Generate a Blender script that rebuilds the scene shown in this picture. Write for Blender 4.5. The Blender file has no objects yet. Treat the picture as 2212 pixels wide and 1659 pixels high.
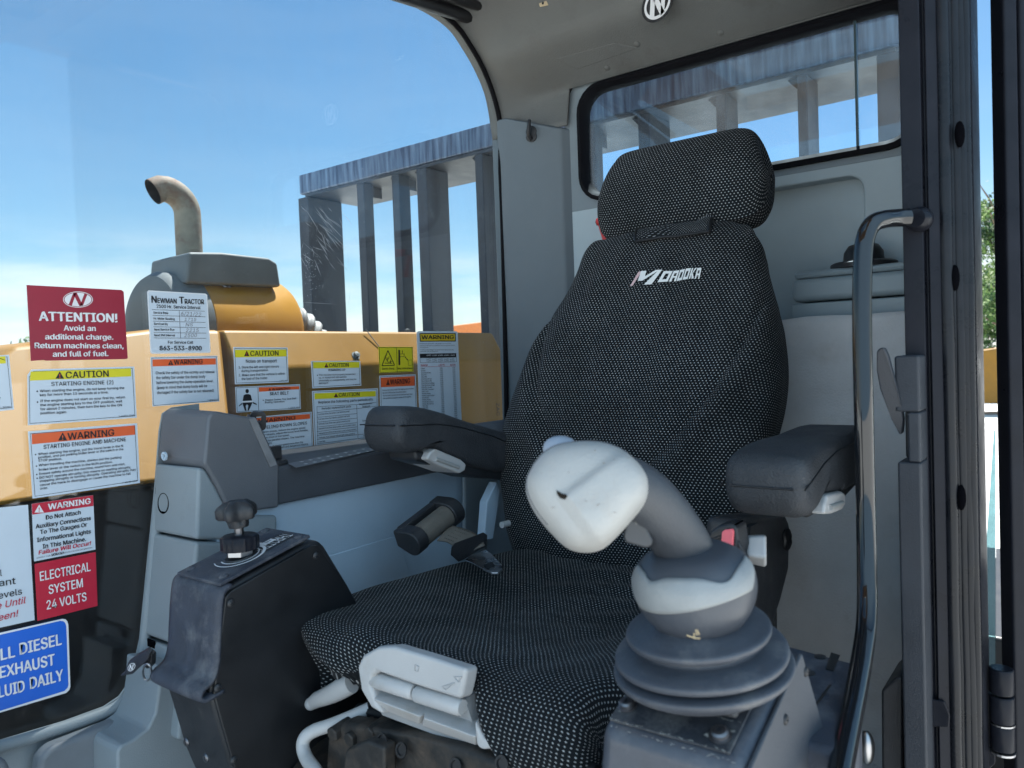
import bpy, bmesh, math, random
import numpy as np
from mathutils import Vector, Matrix
random.seed(7)
C = bpy.context.scene
COL = C.collection
EZ = 2.1            # height of the camera above the yard

# ------------------------------------------------------------------ camera
F, CX, CY, W, H = 1662.0, 1106.0, 829.5, 2212.0, 1659.0
def _n(v):
    v = np.array(v, float); return v / np.linalg.norm(v)
rX = _n([(2359-CX)/F, (732-CY)/F, 1]); rY = np.array([(-1100-CX)/F, (860-CY)/F, 1.0])
rY = _n(rY - rX*(rX@rY)); rZ = np.cross(rX, rY)
R = np.stack([rX, rY, rZ])
def P(x, y, X=None, Y=None, Z=None, d=None):
    """point where the line of sight through a measured photo position meets a real plane of the machine"""
    w = R @ np.array([(x-CX)/F, (y-CY)/F, 1.0])
    t = X/w[0] if X is not None else Y/w[1] if Y is not None else Z/w[2] if Z is not None else d
    return Vector(w*t)
def Q(p):
    c = R.T @ np.array(p, float); return c[0]/c[2]*F+CX, c[1]/c[2]*F+CY
def dep(p): return float((R.T @ np.array(p, float))[2])

cam = bpy.data.cameras.new('camera'); camo = bpy.data.objects.new('camera', cam); COL.objects.link(camo)
right, up, fwd = R[:, 0], -R[:, 1], R[:, 2]
M4 = Matrix.Identity(4)
for i in range(3):
    M4[i][0] = right[i]; M4[i][1] = up[i]; M4[i][2] = -fwd[i]
camo.matrix_world = Matrix.Translation((0, 0, EZ)) @ M4
cam.sensor_width = 36; cam.lens = F/W*36; cam.clip_end = 2000; cam.clip_start = .02
cam.dof.use_dof = True; cam.dof.focus_distance = 1.45; cam.dof.aperture_fstop = 9
C.camera = camo

# ------------------------------------------------------------------ light
SUN_DIR = Vector((.42, .10, .90)).normalized()
elev = math.asin(SUN_DIR.z); azim = math.atan2(SUN_DIR.x, SUN_DIR.y)
wd = bpy.data.worlds.new('World'); C.world = wd; wd.use_nodes = True
nt = wd.node_tree; nt.nodes.clear(); N = nt.nodes.new; L = nt.links.new
out = N('ShaderNodeOutputWorld'); bg = N('ShaderNodeBackground'); sky = N('ShaderNodeTexSky')
sky.sky_type = 'NISHITA'; sky.sun_disc = False; sky.sun_elevation = elev; sky.sun_rotation = azim
sky.air_density = 1.0; sky.dust_density = .25; sky.ozone_density = 1.2
tc = N('ShaderNodeTexCoord'); mp = N('ShaderNodeMapping'); mp.inputs['Scale'].default_value = (1.6, 1.6, 9)
cn = N('ShaderNodeTexNoise'); cn.inputs['Scale'].default_value = 2.2; cn.inputs['Detail'].default_value = 7; cn.inputs['Roughness'].default_value = .55
cr = N('ShaderNodeValToRGB'); cr.color_ramp.elements[0].position = .40; cr.color_ramp.elements[1].position = .60
sp = N('ShaderNodeSeparateXYZ'); hz = N('ShaderNodeMapRange'); hz.interpolation_type = 'SMOOTHSTEP'
hz.inputs[1].default_value = .19; hz.inputs[2].default_value = .05; hz.inputs[3].default_value = .03; hz.inputs[4].default_value = 1
mu = N('ShaderNodeMath'); mu.operation = 'MULTIPLY'; mx = N('ShaderNodeMix'); mx.data_type = 'RGBA'
mx.inputs[7].default_value = (7.6, 8.0, 8.2, 1)
hs = N('ShaderNodeHueSaturation'); hs.inputs['Saturation'].default_value = 1.22; hs.inputs['Hue'].default_value = .492
L(tc.outputs['Generated'], mp.inputs['Vector']); L(mp.outputs[0], cn.inputs['Vector']); L(cn.outputs['Fac'], cr.inputs[0])
L(tc.outputs['Generated'], sp.inputs[0]); L(sp.outputs['Z'], hz.inputs[0])
L(cr.outputs['Color'], mu.inputs[0]); L(hz.outputs[0], mu.inputs[1]); L(mu.outputs[0], mx.inputs[0])
# made-up cloud bank out of view on the door side, added to brighten the cab
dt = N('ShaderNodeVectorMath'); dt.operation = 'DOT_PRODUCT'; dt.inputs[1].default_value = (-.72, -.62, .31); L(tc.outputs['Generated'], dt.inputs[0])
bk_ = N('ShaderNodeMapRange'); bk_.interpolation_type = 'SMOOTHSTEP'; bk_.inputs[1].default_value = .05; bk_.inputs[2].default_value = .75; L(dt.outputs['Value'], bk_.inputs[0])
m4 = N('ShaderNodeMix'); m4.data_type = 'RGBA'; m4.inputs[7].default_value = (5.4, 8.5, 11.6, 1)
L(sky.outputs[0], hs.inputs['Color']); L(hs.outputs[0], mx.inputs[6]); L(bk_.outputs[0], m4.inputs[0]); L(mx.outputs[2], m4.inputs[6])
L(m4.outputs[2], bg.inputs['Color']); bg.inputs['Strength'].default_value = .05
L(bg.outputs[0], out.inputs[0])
sl = bpy.data.lights.new('sun', 'SUN'); sl.energy = 5; sl.angle = math.radians(.5); sl.color = (1, .965, .91)
so = bpy.data.objects.new('sun', sl); COL.objects.link(so); so.rotation_euler = SUN_DIR.to_track_quat('Z', 'Y').to_euler(); so.location = (0, 0, 30)
C.view_settings.view_transform = 'Standard'; C.view_settings.look = 'None'; C.view_settings.gamma = 1
C.view_settings.exposure = 1.6
C.render.engine = 'CYCLES'
C.cycles.use_denoising = True
C.cycles.max_bounces = 10; C.cycles.diffuse_bounces = 6; C.cycles.transparent_max_bounces = 16
C.cycles.sample_clamp_indirect = 6

# ------------------------------------------------------------------ materials
MATS = {}
def mat(name, col, rough=.5, metal=0.0, var=.12, vs=18, bump=0.0, bs=300, spec=.5, dirt=None, dscale=9, dlo=.55, dhi=.75, coat=0):
    if name in MATS: return MATS[name]
    m = bpy.data.materials.new(name); m.use_nodes = True; t = m.node_tree; b = t.nodes['Principled BSDF']
    b.inputs['Roughness'].default_value = rough; b.inputs['Metallic'].default_value = metal
    b.inputs['Specular IOR Level'].default_value = spec; b.inputs['Coat Weight'].default_value = coat
    c = t.nodes.new('ShaderNodeTexCoord'); n = t.nodes.new('ShaderNodeTexNoise'); n.inputs['Scale'].default_value = vs
    n.inputs['Detail'].default_value = 6; n.inputs['Roughness'].default_value = .65
    r = t.nodes.new('ShaderNodeMapRange'); r.inputs[1].default_value = .3; r.inputs[2].default_value = .7; r.inputs[3].default_value = 1-var; r.inputs[4].default_value = 1+var
    x = t.nodes.new('ShaderNodeMix'); x.data_type = 'RGBA'; x.blend_type = 'MULTIPLY'; x.inputs[0].default_value = 1
    x.inputs[6].default_value = (*col, 1)
    t.links.new(c.outputs['Object'], n.inputs['Vector']); t.links.new(n.outputs['Fac'], r.inputs[0]); t.links.new(r.outputs[0], x.inputs[7])
    last = x.outputs[2]
    if dirt:
        n2 = t.nodes.new('ShaderNodeTexNoise'); n2.inputs['Scale'].default_value = dscale; n2.inputs['Detail'].default_value = 9; n2.inputs['Roughness'].default_value = .72
        r2 = t.nodes.new('ShaderNodeMapRange'); r2.inputs[1].default_value = dlo; r2.inputs[2].default_value = dhi
        y = t.nodes.new('ShaderNodeMix'); y.data_type = 'RGBA'; y.inputs[7].default_value = (*dirt, 1)
        t.links.new(c.outputs['Object'], n2.inputs['Vector']); t.links.new(n2.outputs['Fac'], r2.inputs[0]); t.links.new(r2.outputs[0], y.inputs[0]); t.links.new(last, y.inputs[6]); last = y.outputs[2]
    t.links.new(last, b.inputs['Base Color'])
    rr = t.nodes.new('ShaderNodeMapRange'); rr.inputs[1].default_value = .3; rr.inputs[2].default_value = .7; rr.inputs[3].default_value = max(0, rough-.08); rr.inputs[4].default_value = min(1, rough+.1)
    t.links.new(n.outputs['Fac'], rr.inputs[0]); t.links.new(rr.outputs[0], b.inputs['Roughness'])
    if bump:
        bn = t.nodes.new('ShaderNodeTexNoise'); bn.inputs['Scale'].default_value = bs; bn.inputs['Detail'].default_value = 3
        bp = t.nodes.new('ShaderNodeBump'); bp.inputs['Strength'].default_value = bump; bp.inputs['Distance'].default_value = .002
        t.links.new(c.outputs['Object'], bn.inputs['Vector']); t.links.new(bn.outputs['Fac'], bp.inputs['Height']); t.links.new(bp.outputs[0], b.inputs['Normal'])
    MATS[name] = m; return m

def fabric():
    m = bpy.data.materials.new('dotted_fabric'); m.use_nodes = True; t = m.node_tree; b = t.nodes['Principled BSDF']
    b.inputs['Roughness'].default_value = .95; b.inputs['Specular IOR Level'].default_value = .15
    b.inputs['Sheen Weight'].default_value = .03; b.inputs['Sheen Roughness'].default_value = .5
    def mth(op, a=None, c=None, v=None, v0=None):
        n = t.nodes.new('ShaderNodeMath'); n.operation = op
        if a is not None: t.links.new(a, n.inputs[0])
        if c is not None: t.links.new(c, n.inputs[1])
        if v is not None: n.inputs[1].default_value = v
        if v0 is not None: n.inputs[0].default_value = v0
        return n.outputs[0]
    u = t.nodes.new('ShaderNodeUVMap'); u.uv_map = 'UVMap'; s = t.nodes.new('ShaderNodeSeparateXYZ')
    no = t.nodes.new('ShaderNodeTexNoise'); no.inputs['Scale'].default_value = 260; no.inputs['Detail'].default_value = 1
    ad = t.nodes.new('ShaderNodeVectorMath'); ad.operation = 'MULTIPLY_ADD'; ad.inputs[1].default_value = (.0016, .0016, 0)
    t.links.new(u.outputs[0], no.inputs['Vector']); t.links.new(no.outputs['Color'], ad.inputs[0]); t.links.new(u.outputs[0], ad.inputs[2])
    t.links.new(ad.outputs[0], s.inputs[0])
    uu = mth('DIVIDE', s.outputs[0], v=.0064); vv = mth('DIVIDE', s.outputs[1], v=.0043)
    row = mth('FLOOR', vv); odd = mth('MULTIPLY', mth('MODULO', row, v=2.0), v=.5)
    fu = mth('SUBTRACT', mth('FRACT', mth('ADD', uu, odd)), v=.5); fv = mth('SUBTRACT', mth('FRACT', vv), v=.5)
    du = mth('DIVIDE', fu, v=.175); dv = mth('DIVIDE', fv, v=.19)
    d2 = mth('ADD', mth('MULTIPLY', du, du), mth('MULTIPLY', dv, dv))
    mr = t.nodes.new('ShaderNodeMapRange'); mr.inputs[1].default_value = 1.25; mr.inputs[2].default_value = .65; t.links.new(d2, mr.inputs[0])
    n3 = t.nodes.new('ShaderNodeTexNoise'); n3.inputs['Scale'].default_value = 9; n3.inputs['Detail'].default_value = 8; t.links.new(u.outputs[0], n3.inputs['Vector'])
    rd = t.nodes.new('ShaderNodeMapRange'); rd.inputs[1].default_value = .35; rd.inputs[2].default_value = .7; rd.inputs[3].default_value = .75; rd.inputs[4].default_value = 1.15; t.links.new(n3.outputs['Fac'], rd.inputs[0])
    mx = t.nodes.new('ShaderNodeMix'); mx.data_type = 'RGBA'; mx.inputs[6].default_value = (.008, .010, .012, 1); mx.inputs[7].default_value = (.35, .36, .365, 1)
    t.links.new(mr.outputs[0], mx.inputs[0])
    m2 = t.nodes.new('ShaderNodeMix'); m2.data_type = 'RGBA'; m2.blend_type = 'MULTIPLY'; m2.inputs[0].default_value = 1
    t.links.new(mx.outputs[2], m2.inputs[6]); t.links.new(rd.outputs[0], m2.inputs[7]); t.links.new(m2.outputs[2], b.inputs['Base Color'])
    wn = t.nodes.new('ShaderNodeTexNoise'); wn.inputs['Scale'].default_value = 900; t.links.new(u.outputs[0], wn.inputs['Vector'])
    bp = t.nodes.new('ShaderNodeBump'); bp.inputs['Strength'].default_value = .35; bp.inputs['Distance'].default_value = .001
    t.links.new(wn.outputs['Fac'], bp.inputs['Height']); t.links.new(bp.outputs[0], b.inputs['Normal'])
    return m

def glass(name, dirt=.03, tint=(.93, .97, .97), streak=0.0, refl=1.0):
    m = bpy.data.materials.new(name); m.use_nodes = True; t = m.node_tree; t.nodes.clear()
    o = t.nodes.new('ShaderNodeOutputMaterial'); tr = t.nodes.new('ShaderNodeBsdfTransparent'); tr.inputs[0].default_value = (*tint, 1)
    gl = t.nodes.new('ShaderNodeBsdfGlossy'); gl.inputs['Roughness'].default_value = .02; gl.inputs['Color'].default_value = (1, 1, 1, 1)
    lw = t.nodes.new('ShaderNodeLayerWeight'); lw.inputs[0].default_value = .5
    pw = t.nodes.new('ShaderNodeMath'); pw.operation = 'POWER'; pw.inputs[1].default_value = 5; t.links.new(lw.outputs['Facing'], pw.inputs[0])
    ma = t.nodes.new('ShaderNodeMath'); ma.operation = 'MULTIPLY_ADD'; ma.inputs[1].default_value = .9*refl; ma.inputs[2].default_value = .035*refl; t.links.new(pw.outputs[0], ma.inputs[0])
    mx = t.nodes.new('ShaderNodeMixShader'); t.links.new(ma.outputs[0], mx.inputs[0]); t.links.new(tr.outputs[0], mx.inputs[1]); t.links.new(gl.outputs[0], mx.inputs[2])
    df = t.nodes.new('ShaderNodeBsdfTranslucent'); df.inputs[0].default_value = (.5, .55, .6, 1)
    c = t.nodes.new('ShaderNodeTexCoord'); mp_ = t.nodes.new('ShaderNodeMapping'); mp_.inputs['Scale'].default_value = (1, 1, .35); mp_.inputs['Rotation'].default_value = (.5, .4, 0)
    n = t.nodes.new('ShaderNodeTexNoise'); n.inputs['Scale'].default_value = 5; n.inputs['Detail'].default_value = 10; n.inputs['Roughness'].default_value = .7
    t.links.new(c.outputs['Object'], mp_.inputs[0]); t.links.new(mp_.outputs[0], n.inputs['Vector'])
    r = t.nodes.new('ShaderNodeMapRange'); r.inputs[1].default_value = .42; r.inputs[2].default_value = .8; r.inputs[3].default_value = dirt*.3; r.inputs[4].default_value = dirt+streak
    t.links.new(n.outputs['Fac'], r.inputs[0])
    m2 = t.nodes.new('ShaderNodeMixShader'); t.links.new(r.outputs[0], m2.inputs[0]); t.links.new(mx.outputs[0], m2.inputs[1]); t.links.new(df.outputs[0], m2.inputs[2])
    t.links.new(m2.outputs[0], o.inputs[0]); return m

PIL = mat('pillar_trim_plastic', (.125, .150, .168), .55, var=.06, vs=6, bump=.25, bs=500)
REAR = mat('rear_lining', (.38, .45, .48), .6, var=.06, vs=6, bump=.25, bs=500)
GRAY = mat('grey_trim_plastic', (.225, .26, .28), .55, var=.06, vs=6, bump=.25, bs=500, dirt=(.15, .16, .155), dscale=5, dlo=.6, dhi=.9)
GRAYB = mat('blue_grey_panel', (.42, .52, .61), .5, var=.06, vs=5, bump=.2, bs=500)
HEAD = mat('headliner', (.128, .131, .126), .75, var=.08, vs=7, bump=.4, bs=350, dirt=(.10, .097, .09), dscale=6)
DARK = mat('dark_console_plastic', (.058, .064, .075), .5, var=.12, vs=9, bump=.3, bs=600)
DARKL = mat('console_hood_grey', (.105, .112, .125), .5, var=.1, vs=9, bump=.25, bs=600)
BLK = mat('black_plastic', (.020, .021, .024), .45, var=.25, vs=25, bump=.3, bs=700, dirt=(.07, .068, .065), dscale=30, dlo=.58, dhi=.85)
BLKD = mat('black_metal_panel', (.009, .010, .012), .42, var=.2, vs=12, bump=.1, bs=500)
DUSTY = mat('dusty_black_plastic', (.034, .040, .056), .6, var=.3, vs=40, bump=.35, bs=600, dirt=(.13, .135, .145), dscale=22, dlo=.5, dhi=.78)
RUB = mat('rubber', (.013, .013, .015), .42, var=.2, vs=30)
BOOT = mat('rubber_bellows', (.060, .066, .080), .48, var=.2, vs=18, bump=.2, bs=300, dirt=(.19, .185, .18), dscale=16, dlo=.5, dhi=.82)
PAINT = mat('black_gloss_paint', (.012, .013, .018), .32, var=.25, vs=14, bump=.08, bs=250, spec=.14, dirt=(.016, .016, .02), dscale=20, dlo=.6, dhi=.9)
ARM = mat('armrest_rubber', (.030, .033, .038), .58, var=.2, vs=30, bump=.8, bs=380, spec=.4, dirt=(.07, .07, .074), dscale=12, dlo=.5, dhi=.85)
WHITE = mat('light_grey_plastic', (.46, .455, .45), .45, var=.06, vs=10, bump=.12, bs=500, dirt=(.36, .32, .27), dscale=14, dlo=.55, dhi=.85)
WHITEJ = mat('worn_white_grip', (.37, .365, .35), .5, var=.07, vs=14, bump=.25, bs=500, dirt=(.33, .29, .25), dscale=13, dlo=.52, dhi=.82)
GRIP = mat('grip_dark_grey', (.048, .052, .060), .45, var=.15, vs=20, bump=.2, bs=500)
BOWL = mat('lever_base_grey', (.052, .058, .070), .4, var=.12, vs=16, bump=.1, bs=300, dirt=(.11, .11, .11), dscale=18, dlo=.6, dhi=.9)
STEEL = mat('steel', (.40, .40, .41), .35, 1.0, var=.1)
DSTEEL = mat('dark_steel', (.16, .16, .17), .35, 1.0, var=.15)
RUST = mat('rusty_screw', (.30, .17, .09), .7, .3, var=.4, vs=120)
TUBE = mat('handrail_paint', (.006, .007, .009), .05, var=.05, spec=.5, coat=.3)
FAB = fabric()
WEB = mat('belt_webbing', (.125, .11, .092), .8, var=.15, vs=60, bump=.6, bs=900)
MATT = mat('grey_felt_mat', (.50, .51, .52), .95, var=.1, vs=8, bump=.6, bs=260, dirt=(.38, .36, .34), dscale=7, dlo=.55, dhi=.85)
RED = mat('red_plastic', (.55, .03, .03), .4)
PINK = mat('faded_red_plastic', (.78, .14, .17), .5, var=.08)
DRUM = mat('drum_yellow_paint', (.34, .165, .016), .4, var=.1, vs=6, spec=.4, dirt=(.22, .11, .02), dscale=6, dlo=.55, dhi=.85)
YEL = mat('yellow_paint', (.225, .108, .010), .5, var=.10, vs=4, spec=.3, dirt=(.16, .082, .015), dscale=5, dlo=.55, dhi=.85)
HOODBLK = mat('black_body_paint', (.008, .009, .012), .45, var=.2)
HOODGR = mat('dull_grey_sheet', (.085, .100, .108), .6, var=.25, vs=9)
RACKM = mat('rack_paint', (.016, .021, .032), .55, var=.4, vs=8, bump=.3, bs=60, dirt=(.06, .063, .072), dscale=11, dlo=.53, dhi=.78)
PIPE = mat('weathered_exhaust', (.19, .175, .14), .7, .1, var=.3, vs=14, dirt=(.115, .052, .03), dscale=9, dlo=.46, dhi=.62)
GUM = mat('window_gasket', (.006, .006, .008), .7, spec=.1)
HOLE = mat('dark_opening', (.003, .003, .004), 1.0, spec=0.0)
SUSP = mat('suspension_black', (.022, .021, .020), .6, var=.4, vs=30, bump=.6, bs=90, dirt=(.085, .062, .045), dscale=18, dlo=.45, dhi=.7)
PAPER = mat('sticker_white', (.56, .63, .70), .4, var=.03, vs=12)
S = dict(
    k=mat('ink_black', (.012, .012, .016), .5, var=.05), w=mat('ink_white', (.74, .74, .75), .45, var=.02), r=mat('ink_red', (.50, .018, .045), .42, var=.05),
    m=mat('ink_maroon', (.30, .014, .035), .42, var=.05), o=mat('ink_orange', (.72, .115, .03), .42, var=.05), y=mat('ink_yellow', (.68, .60, .02), .42, var=.05),
    g=mat('ink_gold', (.72, .50, .02), .42, var=.05), b=mat('ink_blue', (.012, .13, .62), .4, var=.05), h=mat('ink_pencil', (.20, .20, .22), .6, var=.2), p=PAPER)
SK = list(S); SL = [S[k] for k in SK]

def rack_streaks():
    m = mat('streaked_rail_paint', (.060, .085, .13), .45, var=.2, vs=8); t = m.node_tree; b = t.nodes['Principled BSDF']
    c = t.nodes.new('ShaderNodeTexCoord'); mp_ = t.nodes.new('ShaderNodeMapping'); mp_.inputs['Scale'].default_value = (62, 62, 5)
    n = t.nodes.new('ShaderNodeTexNoise'); n.inputs['Scale'].default_value = 1; n.inputs['Detail'].default_value = 5
    r = t.nodes.new('ShaderNodeValToRGB'); e = r.color_ramp.elements; e[0].position = .35; e[0].color = (.02, .034, .075, 1); e[1].position = .7; e[1].color = (.13, .19, .28, 1)
    t.links.new(c.outputs['Object'], mp_.inputs[0]); t.links.new(mp_.outputs[0], n.inputs['Vector']); t.links.new(n.outputs['Fac'], r.inputs[0]); t.links.new(r.outputs[0], b.inputs['Base Color'])
    return m
RAIL = rack_streaks()

# ------------------------------------------------------------------ mesh helpers
ORG = {}
class MB:
    def __init__(s): s.v = []; s.f = []; s.m = []; s.uv = []
    def add(s, vs, fs, m=0, uv=None):
        k = len(s.v); s.v += [Vector(p) for p in vs]; s.f += [tuple(i+k for i in f) for f in fs]; s.m += [m]*len(fs)
        s.uv += uv if uv is not None else [(0, 0)]*len(vs); return s
    def box(s, x0, x1, y0, y1, z0, z1, m=0):
        return s.add([(x, y, z) for x in (x0, x1) for y in (y0, y1) for z in (z0, z1)], [(0, 1, 3, 2), (4, 6, 7, 5), (0, 4, 5, 1), (2, 3, 7, 6), (0, 2, 6, 4), (1, 5, 7, 3)], m)
    def prism(s, poly, vec, m=0):
        n = len(poly); vec = Vector(vec); poly = [Vector(p) for p in poly]
        return s.add(poly+[p+vec for p in poly], [tuple(range(n))[::-1], tuple(range(n, 2*n))]+[(i, (i+1) % n, n+(i+1) % n, n+i) for i in range(n)], m)
    def hull2(s, a, b, m=0):
        n = len(a); return s.add(list(a)+list(b), [tuple(range(n))[::-1], tuple(range(n, 2*n))]+[(i, (i+1) % n, n+(i+1) % n, n+i) for i in range(n)], m)
    def tube(s, path, r, n=12, m=0, caps=True, flat=1.0, ref=None):
        path = [Vector(p) for p in path]; K = len(path); rs = r if isinstance(r, (list, tuple)) else [r]*K
        tang = [(path[min(i+1, K-1)]-path[max(i-1, 0)]).normalized() for i in range(K)]
        a = Vector(ref) if ref else (Vector((0, 0, 1)) if abs(tang[0].z) < .9 else Vector((1, 0, 0)))
        vs = []
        for i in range(K):
            a = (a-tang[i]*a.dot(tang[i])).normalized(); b = tang[i].cross(a)
            for j in range(n):
                w = 2*math.pi*j/n; vs.append(path[i]+a*math.cos(w)*rs[i]+b*math.sin(w)*rs[i]*flat)
        fs = [(i*n+j, i*n+(j+1) % n, (i+1)*n+(j+1) % n, (i+1)*n+j) for i in range(K-1) for j in range(n)]
        if caps: fs += [tuple(range(n))[::-1], tuple(range((K-1)*n, K*n))]
        return s.add(vs, fs, m)
    def lathe(s, prof, c, axis=(0, 0, 1), n=32, m=0, a0=0, a1=2*math.pi, ref=None, fn=None, caps=True):
        c = Vector(c); ax = Vector(axis).normalized(); a = Vector(ref) if ref else (Vector((1, 0, 0)) if abs(ax.x) < .9 else Vector((0, 1, 0)))
        a = (a-ax*a.dot(ax)).normalized(); b = ax.cross(a); full = abs(a1-a0-2*math.pi) < 1e-6; nn = n if full else n+1; vs = []
        for (r, z) in prof:
            for j in range(nn):
                w = a0+(a1-a0)*j/n; q = fn(r, z, w) if fn else (r, z); vs.append(c+ax*q[1]+(a*math.cos(w)+b*math.sin(w))*q[0])
        K = len(prof); fs = []
        for i in range(K-1):
            for j in range(n if full else n):
                fs.append((i*nn+j, i*nn+(j+1) % nn, (i+1)*nn+(j+1) % nn, (i+1)*nn+j))
        if caps and full:
            if prof[0][0] > 1e-6: fs.append(tuple(range(nn))[::-1])
            if prof[-1][0] > 1e-6: fs.append(tuple(range((K-1)*nn, K*nn)))
        return s.add(vs, fs, m)
    def grid(s, rows, m=0, uv=None, closed=False):
        K = len(rows); n = len(rows[0]); vs = [p for r in rows for p in r]
        fs = [(i*n+j, i*n+(j+1) % n, (i+1)*n+(j+1) % n, (i+1)*n+j) for i in range(K-1) for j in range(n if closed else n-1)]
        return s.add(vs, fs, m, uv)
    def sphere(s, c, r, m=0, n=10, sc=(1, 1, 1)):
        c = Vector(c); rows = []
        for i in range(n+1):
            t = math.pi*i/n; rows.append([c+Vector((math.sin(t)*math.cos(2*math.pi*j/(2*n))*r*sc[0], math.sin(t)*math.sin(2*math.pi*j/(2*n))*r*sc[1], math.cos(t)*r*sc[2])) for j in range(2*n)])
        return s.grid(rows, m, closed=True)
    def build(s, name, mats, parent=None, smooth=None, bevel=None, seg=2, label=None, sub=0, solid=None, weld=False):
        assert max(max(f) for f in s.f) < len(s.v), name
        me = bpy.data.meshes.new(name)
        if parent is not None: o0 = ORG[parent.name]
        else:
            xs = [v.x for v in s.v]; ys = [v.y for v in s.v]; o0 = Vector(((min(xs)+max(xs))/2, (min(ys)+max(ys))/2, min(v.z for v in s.v)))
        me.from_pydata([v-o0 for v in s.v], [], s.f)
        for q in (mats if isinstance(mats, (list, tuple)) else [mats]): me.materials.append(q)
        me.polygons.foreach_set('material_index', s.m)
        if any(u != (0, 0) for u in s.uv):
            ul = me.uv_layers.new(name='UVMap'); li = np.zeros(len(me.loops), int); me.loops.foreach_get('vertex_index', li)
            ul.data.foreach_set('uv', np.array(s.uv, float)[li].ravel())
        bm = bmesh.new(); bm.from_mesh(me)
        if weld: bmesh.ops.remove_doubles(bm, verts=bm.verts, dist=1e-5)
        bmesh.ops.recalc_face_normals(bm, faces=bm.faces); bm.to_mesh(me); bm.free()
        if smooth is not None or bevel:
            me.polygons.foreach_set('use_smooth', [True]*len(me.polygons))
            if smooth and not bevel: me.set_sharp_from_angle(angle=math.radians(smooth))
        ob = bpy.data.objects.new(name, me); COL.objects.link(ob)
        if parent is not None: ob.parent = parent
        else: ob.location = o0
        ORG[ob.name] = o0.copy()
        if solid:
            q = ob.modifiers.new('s', 'SOLIDIFY'); q.thickness = solid; q.offset = 0
        if bevel:
            q = ob.modifiers.new('b', 'BEVEL'); q.width = bevel; q.segments = seg; q.limit_method = 'ANGLE'; q.angle_limit = math.radians(28); q.harden_normals = True
        if sub:
            q = ob.modifiers.new('u', 'SUBSURF'); q.levels = sub; q.render_levels = sub
        if label: ob['label'] = label
        return ob
def tag(o, label, cat=None, group=None, kind=None):
    if label: o['label'] = label
    if cat: o['category'] = cat
    if group: o['group'] = group
    if kind: o['kind'] = kind
    return o
def thing(name, base, label, cat, group=None):
    o = bpy.data.objects.new(name, None); COL.objects.link(o); o.location = Vector(base); o.empty_display_size = .05
    ORG[o.name] = Vector(base); return tag(o, label, cat, group)
def cat_rom(pts, n, closed=False):
    p = np.array(pts, float); d = np.r_[0, np.cumsum(np.maximum(np.linalg.norm(np.diff(p[:, :2], axis=0), axis=1), 1e-6))]
    t = np.linspace(0, d[-1], n); o = np.zeros((n, p.shape[1]))
    m = np.zeros_like(p); K = len(p)
    for i in range(K):
        a, b = max(i-1, 0), min(i+1, K-1); m[i] = (p[b]-p[a])/(d[b]-d[a])
    idx = np.clip(np.searchsorted(d, t, side='right')-1, 0, K-2)
    h = (d[idx+1]-d[idx])[:, None]; x = ((t-d[idx])/(d[idx+1]-d[idx]))[:, None]
    return (2*x**3-3*x**2+1)*p[idx]+(x**3-2*x**2+x)*h*m[idx]+(-2*x**3+3*x**2)*p[idx+1]+(x**3-x**2)*h*m[idx+1]
def V3(a): return [Vector(p) for p in a]
def rrect(cx, cz, hw, hh, r, n=6):
    pts = []
    for (sx, sz, a0) in ((1, 1, 0), (-1, 1, 90), (-1, -1, 180), (1, -1, 270)):
        for k in range(n+1):
            a = math.radians(a0+90*k/n); pts.append((cx+sx*(hw-r)+r*math.cos(a), cz+sz*(hh-r)+r*math.sin(a)))
    return pts
def screw(parent, c, axis, r=.005, m=None, name='screw'):
    b = MB(); b.lathe([(r, 0), (r, .0012), (r*.75, .0026), (r*.25, .003), (r*.2, .0018), (0, .0018)], c, axis, n=14)
    return b.build(name, m or BLK, parent, smooth=40)

# ------------------------------------------------------------------ lettering
TXT = {}
FONT = None
try:
    import os
    p_ = os.path.join(bpy.utils.system_resource('DATAFILES'), 'fonts', 'Inter.woff2')
    FONT = bpy.data.fonts.load(p_) if os.path.exists(p_) else None
except Exception: FONT = None
def text2d(s, bold=0.0):
    k = (s, bold)
    if k in TXT: return TXT[k]
    cu = bpy.data.curves.new('t', 'FONT'); cu.body = s; cu.size = 1
    if FONT: cu.font = FONT
    cu.resolution_u = 3
    ob = bpy.data.objects.new('t', cu); me = bpy.data.meshes.new_from_object(ob)
    v = np.array([(p.co.x, p.co.y) for p in me.vertices]) if len(me.vertices) else np.zeros((0, 2)); f = [tuple(p.vertices) for p in me.polygons]
    bpy.data.objects.remove(ob); bpy.data.curves.remove(cu); bpy.data.meshes.remove(me)
    n = len(v); v = np.c_[v, np.zeros(n)]
    if bold > .004:   # heavier strokes: two more impressions a hair apart
        v = np.vstack([v, v+np.array([bold*.9, bold*.35, 1]), v+np.array([-bold*.9, -bold*.35, 2])]) ; f = f+[tuple(i+n for i in q) for q in f]+[tuple(i+2*n for i in q) for q in f]
    TXT[k] = (v, f); return v, f
CAP = text2d('H')[0][:, 1].max()

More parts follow.
